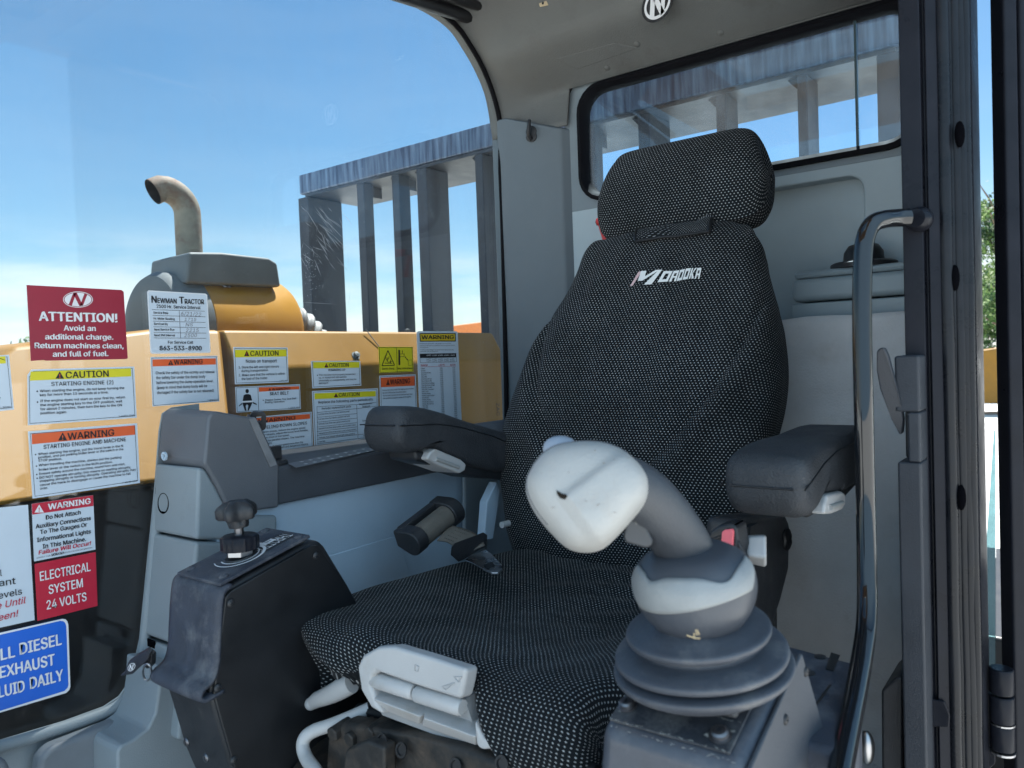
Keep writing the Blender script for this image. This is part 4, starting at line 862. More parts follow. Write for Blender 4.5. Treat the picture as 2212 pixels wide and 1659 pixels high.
cp = [(1.22, -.37, .235, CC, .07), (1.15, -.362, .255, CC, .075), (1.05, -.372, .275, CC, .085), (.92, -.375, .286, CC, .088), (.80, -.357, .283, CC, .085), (.72, -.344, .270, CC, .078), (.665, -.338, .249, CC, .066), (.630, -.345, .228, .624, .055), (.608, -.366, .200, .594, .048), (.600, -.393, .166, .556, .044), (.604, -.420, .142, .528, .04), (.622, -.442, .132, .515, .04), (.66, -.452, .13, .515, .04), (.75, -.456, .13, .52, .04), (.95, -.46, .16, .56, .04)]
cr_, cu_ = loft(cp, 220, 160, math.radians(128), .55, .5, -1, cush_d)
for i, row in enumerate(cr_):
    if i/219 > .60:
        for p in row:
            if p.x > .64 and i/219 > .60: p.z = min(p.z, -.405)
b = MB(); b.grid(cr_, uv=cu_); b.build('seat_cushion', FAB, seat, smooth=180)
# backrest -----------------------------------------------------
def back_d(v, t, f, s):
    if abs(f) > 1.9: return 0
    d = .030*abs(t)**2.4*g(v, .42, .35)-.010*g(t, 0, .5)*g(v, .55, .25)+.008*g(t, 0, .5)*g(v, .25, .12)
    for c0, sl_, am in ((.30, .10, .003), (.36, .14, .0032), (.22, .06, .003), (.44, .2, .0022)):
        d += am*g(v-sl_*abs(t+.1), c0, .022)*g(abs(t), .65, .3)
    vu = .27+.40*abs(t)**1.7; d += -.0095*g(v, vu, .017)+.010*g(v, vu-.06, .045)*min(1, abs(t)*1.6)
    for k, (c0, am) in enumerate(((.17, .0030), (.205, .0034), (.245, .0028))): d += am*g(v-.05*math.sin(5*t+k), c0, .011)*g(t, .1*k-.15, .5)
    d += .0018*math.sin(13*t+11*v)+.0012*math.sin(27*t-19*v)
    return d
bp_ = [(a, b2, w_, y_+.014+.026*max(0, min(1, (.12-b2)/.25))+.022*max(0, min(1, (-.02-b2)/.16)), t_) for a, b2, w_, y_, t_ in [(1.25, -.44, .20, SC, .05), (1.185, -.42, .22, SC, .07), (1.160, -.36, .238, SC, .09), (1.160, -.28, .250, SC, .10), (1.172, -.18, .262, SC, .10), (1.188, -.08, .264, SC, .10), (1.208, .0, .250, SC, .10), (1.236, .08, .226, SC-.004, .095), (1.262, .14, .201, SC-.008, .085), (1.284, .185, .186, SC-.010, .07), (1.302, .220, .176, SC-.010, .055), (1.328, .236, .168, SC-.010, .045), (1.356, .228, .158, SC-.010, .04), (1.372, .20, .156, SC-.01, .04), (1.38, .10, .155, SC-.01, .04)]]
br_, bu_ = loft(bp_, 190, 130, math.radians(125), .6, .8, 1, back_d)
b = MB(); b.grid(br_, uv=bu_); bk = b.build('backrest', FAB, seat, smooth=180)
# hard rear shell of the backrest
b = MB(); b.hull2([(1.30, SC-.21, -.40), (1.30, SC+.21, -.40), (1.36, SC+.15, .16), (1.36, SC-.16, .16)], [(1.36, SC-.2, -.40), (1.36, SC+.2, -.40), (1.41, SC+.13, .15), (1.41, SC-.14, .15)]); b.build('back_shell', BLK, seat, bevel=.015)
# headrest -----------------------------------------------------
def headrest():
    loop = [(1.322, .232), (1.312, .262), (1.316, .31), (1.328, .355), (1.345, .385), (1.366, .402), (1.392, .404), (1.412, .388), (1.418, .35), (1.410, .28), (1.398, .235), (1.36, .216), (1.322, .232)]
    L_ = cat_rom([tuple(p) for p in loop], 73)[:-1]; cx, cz = L_.mean(0); rows, uv = [], []; n = 60; hw = .169; yc = SC-.016
    ss = np.r_[0, np.cumsum(np.linalg.norm(np.diff(np.vstack([L_, L_[:1]]), axis=0), axis=1))]
    L2 = np.vstack([L_, L_[:1]]); prev = None; acc = 0
    for i in range(n+1):
        t = -math.cos(math.pi*i/n); k = max(0.0, (1-abs(t)**10))**.28; row = []
        for j, (x, z) in enumerate(L2):
            d = .002*math.sin(11*t+5*j*.2); zz = cz+(z-cz)*k; tap = 1-.10*max(0, (z-.30)/.1)**1.5
            row.append(Vector((cx+(x-cx)*(.25+.75*k if k < 1 else 1)+(.010*t*t if x < cx else 0), yc+hw*t*tap, zz)))
        if prev is not None: acc += (row[10]-prev[10]).length
        prev = row; rows.append(row); uv += [(5+q*.9, 5+acc) for q in ss]
    uv = [(5+b_-5, a_) for a_, b_ in uv]
    b = MB(); b.grid(rows, uv=uv); h = b.build('headrest', FAB, seat, smooth=180)
headrest()
# flap joining headrest and backrest
def surf_pt(rows, r, c, off=0.0):
    r = min(max(r, 0), len(rows)-1.001); c = min(max(c, 0), len(rows[0])-1.001); i, j = int(r), int(c); a, e = r-i, c-j
    p00, p01, p10, p11 = rows[i][j], rows[i][j+1], rows[i+1][j], rows[i+1][j+1]
    p = p00*(1-a)*(1-e)+p01*(1-a)*e+p10*a*(1-e)+p11*a*e; n = (p01-p00).cross(p10-p00).normalized()
    if n.dot(p) > 0: n = -n
    return p+n*off
def find(rows, x, y):
    best = None
    for i in range(15, int(len(rows)*.835)):
        for j in range(len(rows[0])//6, len(rows[0])*5//6):
            q = Q(rows[i][j]); d = (q[0]-x)**2+(q[1]-y)**2+(400*max(0, dep(rows[i][j])-1.5))
            if best is None or d < best[0]: best = (d, i, j)
    return np.array(best[1:], float)
def flap():
    a = [(1378, 498), (1372, 526), (1440, 519), (1533, 505), (1540, 478), (1455, 488)]
    b = MB(); q = [find(br_, x, y) for x, y in a]; c_ = MB(); rows = []
    tl, bl_, br2, tr = find(br_, 1380, 500), find(br_, 1374, 527), find(br_, 1534, 505), find(br_, 1540, 480)
    for i in range(9):
        r0 = tl+(bl_-tl)*i/8; r1 = tr+(br2-tr)*i/8; rows.append([surf_pt(br_, *(r0+(r1-r0)*j/14), .006) for j in range(15)])
    rows.insert(0, [p+Vector((.015, 0, .022)) for p in rows[0]])
    uv = [(5+j*.011, 5+i*.007) for i in range(len(rows)) for j in range(15)]
    b.grid(rows, uv=uv); b.build('neck_flap', FAB, seat, smooth=80, solid=.006)
    b = MB(); e = [r[-1] for r in rows[1:]]+[]; b.tube([p+Vector((-.003, 0, 0)) for p in rows[1:][0:1][0][-1:]]+[p+Vector((-.003, 0, 0)) for p in e[1:]], .0035, 8)
    b.tube([r[0]+Vector((-.003, 0, 0)) for r in rows[1:]], .003, 8); b.tube([p+Vector((-.003, 0, 0)) for p in rows[-1]], .0022, 8); b.build('flap_piping', BLKD, seat, smooth=60)
flap()
def logo():
    o, e, u_ = find(br_, 1370, 621), find(br_, 1516, 606), find(br_, 1375, 594); ex = e-o; uy = u_-o
    lt = MB(); n = 0
    def put(txt, a0, a1, h, bold, m, z0=0.0, sh=.16):
        v, f = text2d(txt, bold); lo, hi = v[:, 0].min(), v[:, 0].max()
        lt.add([surf_pt(br_, *(o+ex*(a0+(a1-a0)*(float(p[0])-lo)/(hi-lo)+sh*float(p[1])/CAP*.22)+uy*(z0+h*float(p[1])/CAP)), .0028+float(p[2])*.0001) for p in v], f, m)
    def stroke(pts, m=0, off=.003):
        c = [surf_pt(br_, *(o+ex*(a+.055*b_)+uy*b_), off) for a, b_ in pts]; lt.add(c, [tuple(range(len(c)))], m)
    def vbar(a, b0, b1, w=.034, m=0): stroke([(a, b0), (a+w, b0), (a+w, b1), (a, b1)], m)
    def hbar(a0, a1, b, h=.2, m=0): stroke([(a0, b), (a1, b), (a1, b+h), (a0, b+h)], m, .0032)
    vbar(.0, -.12, 1.0, .038, 1); vbar(.128, -.12, 1.0, .038); stroke([(.034, 1.0), (.062, 1.0), (.086, .55), (.112, 1.0), (.14, 1.0), (.098, .2), (.072, .2)], 0, .0034)
    for k, ch in enumerate('OROOKA'):
        a = .195+k*.134; w = .114
        if ch != 'K': vbar(a, 0, .86); vbar(a+w-.034, 0, .86); hbar(a, a+w, .66)
        if ch == 'O': hbar(a, a+w, .0)
        if ch == 'A': hbar(a, a+w, .26, .16)
        if ch == 'R': hbar(a, a+w, .30, .12)
        if ch == 'K':
            vbar(a, 0, .86); stroke([(a+.034, .36), (a+.075, .86), (a+w+.004, .86), (a+.062, .44), (a+w, .0), (a+.068, .0)], 0, .0032)
    lb = lt.build('embroidered_lettering', [mat('thread_white', (.72, .72, .70), .8, var=.05), mat('thread_pink', (.62, .42, .42), .8)], bk)
logo()
# front lever of the cushion ------------------------------------
def front_handle():
    X = .612
    def p(x, y, dx=0): return P(x, y, X=X+dx)
    b = MB(); q = [(770, 1440), (782, 1415), (815, 1397), (850, 1396), (930, 1420), (1008, 1445), (1003, 1475), (992, 1520), (992, 1510), (900, 1478), (808, 1452), (800, 1462), (798, 1480), (815, 1520), (826, 1540), (822, 1546), (792, 1520), (776, 1480)]
    q = [(770, 1440), (782, 1415), (815, 1397), (850, 1396), (930, 1420), (1008, 1445), (1003, 1475), (994, 1512), (900, 1482), (812, 1451), (803, 1462), (800, 1482), (812, 1515), (826, 1545), (800, 1530), (778, 1492)]
    b.prism([p(x, y, -.012) for x, y in q], (.022, 0, -.004)); h = b.build('adjuster_housing', WHITE, seat, bevel=.006, seg=3)
    b = MB(); b.prism([p(x, y, .004) for x, y in [(800, 1450), (1003, 1510), (1040, 1612), (990, 1606), (826, 1545), (800, 1495)]], (.03, 0, 0)); b.build('housing_back', mat('mid_grey_plastic', (.30, .30, .30), .6), h)  # backing in one even grey, darker than the housing
    for (x0, y0, x1, y1) in ((804, 1466, 896, 1494), (898, 1497, 1000, 1528)):
        b = MB(); a, c = p(x0, y0, -.002), p(x1, y1, -.002); d = (c-a).normalized()*.004; b.tube([a, a+d, c-d, c], [.007, .0098, .0098, .008], 14); b.build('roller_bar', WHITE, h, smooth=50)
    for q, n_ in (([(815, 1490), (898, 1520), (912, 1535), (906, 1562), (898, 1568), (806, 1528)], 0), ([(906, 1537), (1000, 1570), (1012, 1585), (1012, 1608), (1006, 1612), (902, 1566), (916, 1543)], 1)):
        pass
    for (q) in ([(812, 1484), (912, 1518), (905, 1565), (806, 1525)], [(918, 1520), (1020, 1556), (1028, 1611), (911, 1568)]):
        t_, m_ = [p(x, y, -.004) for x, y in q], None; mid = [(q[0][0]*.35+q[3][0]*.65, q[0][1]*.35+q[3][1]*.65), (q[1][0]*.35+q[2][0]*.65, q[1][1]*.35+q[2][1]*.65)]
        A_, B_ = p(*q[0], .006), p(*q[1], .006); M0, M1 = p(*mid[0], -.014), p(*mid[1], -.014); C_, D_ = p(*q[2], .0), p(*q[3], .0)
        bb = Vector((.03, 0, 0)); b = MB(); v = [A_, B_, M1, C_, D_, M0]; b.add(v+[w+bb for w in v], [(0, 1, 2, 5), (5, 2, 3, 4), (0, 6, 7, 1), (1, 7, 8, 2), (2, 8, 9, 3), (3, 9, 10, 4), (4, 10, 11, 5), (5, 11, 6, 0), (6, 11, 10, 9, 8, 7)]); b.build('adjuster_paddle', WHITE, h, bevel=.0018, seg=2)
    b = MB(); q = [(1022, 1556), (1040, 1590), (1078, 1612), (1064, 1620), (1040, 1621), (1028, 1612)]; b.prism([p(x, y, -.010) for x, y in q], (.035, 0, 0)); b.build('housing_end', WHITE, h, bevel=.004, seg=3)
    # moulded arrows
    b = MB()
    for pts in ([(897, 1436), (905, 1440), (903, 1450), (896, 1449)], [(980, 1462), (998, 1462), (990, 1474)], [(982, 1475), (964, 1490), (955, 1484)]):
        b = MB(); c = [p(x, y, -.0125) for x, y in pts]+[p(*pts[0], -.0125)]; b.tube(c, .0006, 5); b.build('moulded_arrow', mat('moulding_edge', (.42, .42, .42), .5), h)
    pass
front_handle()
# base and rails -------------------------------------------------
def base():
    b = MB(); b.box(.70, 1.15, SC-.2, SC+.2, -.53, -.475); b.build('seat_pan', SUSP, seat, bevel=.006)
    def pz(x, y, Z): return P(x, y, Z=Z)
    b = MB(); q = [(700, 1560), (1500, 1760), (1500, 1800), (640, 1800)]
    z0 = -.50; b.prism([(.60, SC-.24, z0-.03), (.60, SC+.22, z0-.03), (.66, SC+.225, z0), (1.1, SC+.225, z0), (1.1, SC-.24, z0), (.66, SC-.24, z0)], (0, 0, -.35)); b.build('suspension_cover', SUSP, seat, bevel=.012, seg=3)
    b = MB(); a, c = P(775, 1530, X=.66), P(1290, 1668, X=.62); b.tube([a, c], .007, 8); b.build('front_cross_rail', BLKD, seat, smooth=60)
    b = MB(); q = [P(705, 1590, X=.62), P(738, 1560, X=.62), P(880, 1590, X=.60), P(1010, 1622, X=.6), P(1190, 1690, X=.6), P(1190, 1790, X=.6), P(690, 1790, X=.62)]; b.prism(q, (.03, 0, 0)); pl = b.build('front_plate', SUSP, seat, bevel=.008, seg=3)
    for x, y in ((826, 1600), (868, 1620), (985, 1655), (1085, 1650)):
        b = MB(); b.lathe([(.0085, 0), (.0085, .002), (.006, .002), (.005, -.001), (0, -.001)], P(x, y, X=.598), (-1, 0, .3), n=16); b.build('plate_hole', BLKD, pl, smooth=40)
    for k, (x, y) in enumerate(((716, 1588), (752, 1600), (795, 1588))):
        b = MB(); a = P(x, y, X=.61); b.tube([a, a+Vector((.10, 0, .012))], .010, 6); b.build('slide_rail', SUSP, seat, bevel=.002)
    b = MB(); b.prism([P(745, 1620, X=.585), P(790, 1600, X=.585), P(830, 1615, X=.585), P(830, 1680, X=.585), P(735, 1700, X=.585)], (.02, 0, 0)); b.build('rail_bracket', SUSP, seat, bevel=.004)
    # white tube handle and white lever
    pts = cat_rom([tuple([i, 0])+tuple(P(x, y, X=xx)) for i, (x, y, xx) in enumerate([(800, 1530, .66), (760, 1548, .645), (715, 1566, .63), (680, 1578, .615), (660, 1592, .605), (654, 1612, .60), (662, 1638, .595), (684, 1670, .585), (720, 1740, .57)])], 50)
    b = MB(); b.tube([Vector(r[2:5]) for r in pts], .0085, 14); b.build('slide_handle', WHITE, seat, smooth=70)
    sp = [(672, 1520, .0085), (684, 1512, .0105), (700, 1506, .0115), (718, 1498, .0125), (740, 1486, .0135), (760, 1476, .0125)]
    b = MB(); b.tube([P(x, y, X=.645) for x, y, r in sp], [r for *_, r in sp], 14, flat=.8); b.sphere(P(672, 1520, X=.645), .0088, n=8); b.build('height_lever', WHITE, seat, smooth=70)
    b = MB(); b.tube([P(755, 1480, X=.65), P(800, 1470, X=.67)], .009, 8); b.build('lever_bracket', SUSP, seat)
base()
# armrests -------------------------------------------------------
def armrest(piv, ang, mirror, label, scale=1.0):
    # local outline: x forward negative, z up; thickness along y
    prof = [(-.345, -.030), (-.342, -.012), (-.330, -.002), (-.29, .002), (-.24, .000), (-.17, -.008), (-.09, -.014), (-.03, -.020), (.0, -.03), (.004, -.06), (-.01, -.088), (-.05, -.098), (-.11, -.096), (-.17, -.088), (-.23, -.074), (-.258, -.066), (-.275, -.070), (-.300, -.078), (-.325, -.078), (-.340, -.066), (-.346, -.05)]
    ca, sa = math.cos(ang), math.sin(ang); w = .048
    def pt(x, y, z): return Vector((piv[0]+(x*ca+z*sa)*scale, piv[1]+y*mirror, piv[2]+(-x*sa+z*ca)*scale))
    z = cat_rom(prof+[prof[0]], 81)[:-1]; cx, cz = -.17, -.045; rows = []
    for y, k, s_ in ((-w, .0, .7), (-w, .7, .72), (-w+.0015, .8, .82), (-w+.005, .9, .91), (-w+.011, .96, .965), (-w+.020, 1, 1), (0, 1, 1), (w-.020, 1, 1), (w-.011, .96, .965), (w-.005, .9, .91), (w-.0015, .8, .82), (w, .7, .72), (w, 0, .7)):
        row = []
        for x, zz in z:
            # inset rather than scale
            dx, dz = x-cx, zz-cz; ins = (1-s_)*.05
            if k == 0: row.append(pt(cx+dx*.5, y, cz+dz*.2)); continue
            row.append(pt(x-math.copysign(min(abs(dx), ins*1.2), dx), y, zz-math.copysign(min(abs(dz), ins), dz)))
        rows.append(row)
    b = MB(); b.grid(rows, closed=True); b.add(rows[0], [tuple(range(80))]); b.add(rows[-1], [tuple(range(80))])
    a = b.build('armrest', ARM, seat, smooth=55, label=label)
    # top pad seam
    b = MB(); sx = [(-.346, -.036), (-.30, -.030), (-.26, -.024), (-.2, -.022), (-.1, -.030), (-.01, -.045)]
    for s_ in (-1, 1): b.tube([pt(x, s_*(w+.0002), zz) for x, zz in sx], .0011, 6)
    b.tube([pt(-.3465, -w+.012+(2*w-.024)*k/6, -.036) for k in range(7)], .0012, 6); b.build('seam', BLKD, a, smooth=60)
    # hinge cover beneath and the light grey flap
    b = MB(); q = [(-.29, -.072), (-.2, -.075), (-.1, -.09), (-.02, -.09), (-.03, -.112), (-.12, -.112), (-.22, -.098), (-.285, -.09)]
    b.hull2([pt(x, -w*.72, zz) for x, zz in q], [pt(x, w*.72, zz) for x, zz in q]); b.build('underside_cover', BLK, a, bevel=.006*scale, seg=3)
    b = MB(); q = [(-.268, -.074), (-.255, -.066), (-.185, -.080), (-.168, -.088), (-.170, -.100), (-.185, -.106), (-.24, -.096), (-.275, -.086)]
    b.hull2([pt(x, -w*1.02, zz) for x, zz in q], [pt(x, w*.4, zz) for x, zz in q]); f = b.build('grey_flap', WHITE, a, bevel=.004, seg=3)
    b = MB(); q = [(-.252, -.084), (-.19, -.095)]; b.tube([pt(x, -w*1.03, zz) for x, zz in q], .0035, 8); b.build('flap_groove', mat('groove_grey', (.34, .34, .33), .5), f, smooth=50)
    return a
armrest((1.245, .962, -.132), math.radians(11.0), 1, 'far armrest tilted up')
armrest((1.180, .302, -.088), math.radians(-6.0), 1, 'near armrest tilted down', .93)
# side cover right of the cushion with recline knob
b = MB(); q = [(1602, 1120), (1700, 1108), (1710, 1130), (1708, 1230), (1690, 1300), (1676, 1345), (1672, 1400), (1600, 1400)]; a = [P(x, y, Y=.355) for x, y in q]; b.hull2(a, [p+Vector((.0, .05, 0)) for p in a]); sc_ = b.build('side_cover', BLK, seat, bevel=.012, seg=3)
b = MB(); b.lathe([(.0, 0), (.016, 0), (.016, .002), (.012, .004), (.004, .003), (0, .003)], P(1699, 1165, Y=.353), (-.2, -1, 0), n=22, fn=lambda r, z, w: (r*(.6+.4*abs(math.sin(w))), z), ref=(1, 0, 0)); b.build('oval_badge', BLKD, sc_, smooth=40)
b = MB(); q = [(1612, 1190), (1655, 1190), (1656, 1228), (1650, 1226), (1616, 1216)]; 
b.hull2([P(1614, 1158, X=.90), P(1654, 1156, X=.90), P(1656, 1206, X=.885), P(1612, 1200, X=.885)], [P(1612, 1156, X=.93), P(1656, 1154, X=.93), P(1656, 1228, X=.91), P(1612, 1218, X=.91)]); b.build('recline_lever', WHITE, seat, bevel=.004, seg=3)
b = MB(); q = [P(1604, 1140, X=.935), P(1622, 1138, X=.935), P(1618, 1165, X=.935), P(1600, 1168, X=.935)]; b.prism(q, (.03, 0, 0)); b.build('lever_slot', BLKD, seat)
b = MB(); a = P(1084, 1134, Y=.905); b.tube([a+Vector((.06, 0, -.002)), a], .0062, 12); b.build('white_pin', WHITE, seat, smooth=50)

# ================================================================== BELT
def belt():
    c = P(935, 1135, Y=.925); t = thing('seat_belt', (c.x, c.y, c.z-.05), 'brown grey seat belt with black reel and steel tongue on the cushion', 'seat belt')
    A0, A1 = P(894, 1170, Y=.93), P(974, 1106, Y=.93); d = (A1-A0).normalized(); L_ = (A1-A0).length
    n0 = Vector((0, -1, 0)); n0 = (n0-d*n0.dot(d)).normalized(); s_ = d.cross(n0)
    def end(a0, a1, r, tail):
        b = MB(); o = []
        for k in range(15):
            an = math.pi*(-.08+k/14*1.16)-math.pi/2; o.append((math.cos(an)*r, math.sin(an)*r))
        return o
    for s0, s1, r, nm in ((-.010, .016, .0225, 'reel_end'), (L_-.015, L_+.011, .0255, 'reel_end')):
        b = MB(); o = [(math.cos(a)*r, math.sin(a)*r) for a in np.linspace(-math.pi*.5, math.pi*.62, 16)]+[(-.034, r*.35), (-.034, -r)]
        b.hull2([A0+d*s0+n0*x+s_*y for x, y in o], [A0+d*s1+n0*x+s_*y for x, y in o]); b.build(nm, BLK, t, bevel=.003, seg=3)
    b = MB(); b.tube([A0+d*.014, A1-d*.013], .0205, 26); b.build('webbing_roll', WEB, t, smooth=50)
    b = MB(); o = [(-.019, -.024), (-.019, .024), (-.034, .024), (-.034, -.024)]; b.hull2([A0+n0*x+s_*y for x, y in o], [A1+n0*x+s_*y for x, y in o]); b.build('reel_backplate', BLK, t, bevel=.003)
    # strap from the reel over the cushion edge
    l0, l1 = [P(*q, Y=y) for q, y in (((950, 1160), .90), ((975, 1172), .875), ((1000, 1195), .845), ((985, 1212), .83))], [P(*q, Y=y) for q, y in (((985, 1128), .90), ((1015, 1140), .87), ((1044, 1160), .82), ((1048, 1178), .79))]
    l0 = [P(944, 1168, Y=.905), P(968, 1172, Y=.885), P(992, 1192, Y=.862), P(998, 1207, Y=.845)]; l1 = [P(978, 1136, Y=.905), P(1012, 1146, Y=.875), P(1040, 1164, Y=.84), P(1047, 1178, Y=.82)]
    e0, e1 = cat_rom([tuple(p) for p in l0], 20), cat_rom([tuple(p) for p in l1], 20)
    b = MB(); b.grid([[Vector(e0[i]).lerp(Vector(e1[i]), j/6)+Vector((0, 0, .003*math.sin(j/6*3.14))) for j in range(7)] for i in range(20)]); b.build('strap', WEB, t, smooth=70, solid=.0025)
    st = MB()
    for r_ in range(5):
        a_ = Vector(e0[3+0]).lerp(Vector(e1[3]), .12+r_*.19)
        for k in range(6):
            q = a_+(Vector(e0[8]).lerp(Vector(e1[8]), .12+r_*.19)-a_)*(k/6)+Vector((-.001, -.002, .003)); st.sphere(q, .0009, n=4)
    st.build('stitching', mat('dark_thread', (.03, .028, .027), .8), t)
    # latch: black shoulder and steel tongue
    b = MB(); q = [(972, 1200), (980, 1190), (1042, 1166), (1052, 1172), (1050, 1182), (1000, 1212), (990, 1216)]; a = [P(x, y, Y=.835) for x, y in q]; b.prism([P(x, y, d=1.0)*(1.435 if False else a[i].length/P(x, y, d=1.0).length) for i, (x, y) in enumerate(q)], (-.004, -.006, .016)); b.build('tongue_shoulder', BLK, t, bevel=.003, seg=3)
    zt = P(1030, 1205, Y=.825).z; q = [(1004, 1212), (1050, 1190), (1068, 1206), (1084, 1224), (1085, 1234), (1076, 1241), (1062, 1241), (1036, 1228), (1020, 1218)]; hole = [(1044, 1221), (1062, 1214), (1070, 1222), (1052, 1230)]
    pl = [P(x, y, Z=zt) for x, y in q]; b = MB(); b.prism(pl, (0, 0, .003)); tg = b.build('steel_tongue', mat('tongue_steel', (.62, .62, .64), .28, 1.0, var=.1), t, bevel=.0008)
    b = MB(); b.prism([P(x, y, Z=zt+.0035)+Vector((0, 0, 0)) for x, y in hole], (0, 0, .0004)); b.build('tongue_hole', BLKD, tg)
    v, f = text2d('98 92'); o, e = P(1020, 1200, Z=zt+.0036), P(1036, 1194, Z=zt+.0036); u_ = (e-o); w_ = Vector((-u_.y, u_.x, 0)); lo, hi = v[:, 0].min(), v[:, 0].max()
    b = MB(); b.add([o+u_*((float(p[0])-lo)/(hi-lo))+w_*float(p[1])*.3 for p in v], f); b.build('stamped_digits', S['w'], tg)
belt()
def buckle():
    c = P(1570, 1180, X=.88); t = thing('belt_buckle', c, 'black seat belt buckle with a faded pink red release button', 'belt buckle')
    X = .875; fr = [(1528, 1170), (1532, 1148), (1552, 1136), (1578, 1131), (1590, 1140), (1596, 1185), (1596, 1250), (1546, 1250), (1540, 1222)]
    b = MB(); b.prism([P(x, y, X=X) for x, y in fr], (.022, -.006, .004)); b.build('buckle_body', BLK, t, bevel=.004, seg=3)
    b = MB(); b.hull2([P(1592, 1160, X=X), P(1612, 1200, X=X), P(1618, 1260, X=X), P(1590, 1260, X=X)], [P(1600, 1150, X=X+.03), P(1618, 1195, X=X+.03), P(1622, 1260, X=X+.03), P(1600, 1260, X=X+.03)]); b.build('buckle_side', BLK, t, bevel=.003)
    b = MB(); b.prism([P(x, y, X=X-.001) for x, y in [(1534, 1158), (1574, 1140), (1580, 1160), (1560, 1212), (1546, 1200)]], (.0008, 0, 0)); sl_ = b.build('buckle_slot', BLKD, t)
    b = MB()
    for k in range(7): a = P(1536, 1165+k*6, X=X-.0016); b.tube([a, P(1556, 1157+k*6, X=X-.0016)], .0009, 5)
    b.build('slot_teeth', BLK, sl_)
    b = MB(); b.prism([P(x, y, X=X-.005) for x, y in [(1556, 1192), (1559, 1150), (1564, 1145), (1580, 1143), (1583, 1148), (1581, 1190), (1578, 1195), (1558, 1195)]], (.006, 0, 0)); b.build('release_button', PINK, t, bevel=.003, seg=3)
    b = MB(); b.prism([P(x, y, X=X-.004) for x, y in [(1548, 1200), (1572, 1196), (1586, 1206), (1604, 1250), (1560, 1250)]], (.008, 0, 0)); b.build('buckle_base', BLK, t, bevel=.004, seg=3)
buckle()
def hammer():
    c = P(1301, 478, X=1.56); t = thing('emergency_hammer', P(1312, 520, X=1.57), 'red emergency hammer mostly hidden behind the left edge of the headrest', 'hammer')
    b = MB(); b.tube([P(1300, 486, X=1.575), P(1316, 540, X=1.575)], .0085, 12); b.build('handle', RED, t, smooth=60)
    b = MB(); b.tube([c+Vector((0, .012, 0)), c+Vector((0, -.03, .002))], [.009, .011], 14); b.build('head', RED, t, smooth=50)
    b = MB(); b.lathe([(.0, 0), (.0075, 0), (.0085, .003), (.005, .004), (0, .006)], c+Vector((0, .012, 0)), (-.5, 1, 0), n=16); b.build('steel_tip', BLK, t, smooth=50)
    b = MB(); b.box(1.60, 1.62, c.y-.05, c.y+.012, c.z-.12, c.z+.02); b.build('holder', GRAYB, t, bevel=.004)
    b = MB(); b.box(1.58, 1.60, c.y-.03, c.y-.005, c.z-.08, c.z-.05); b.build('holder_clip', GRAYB, t, bevel=.002)
hammer()

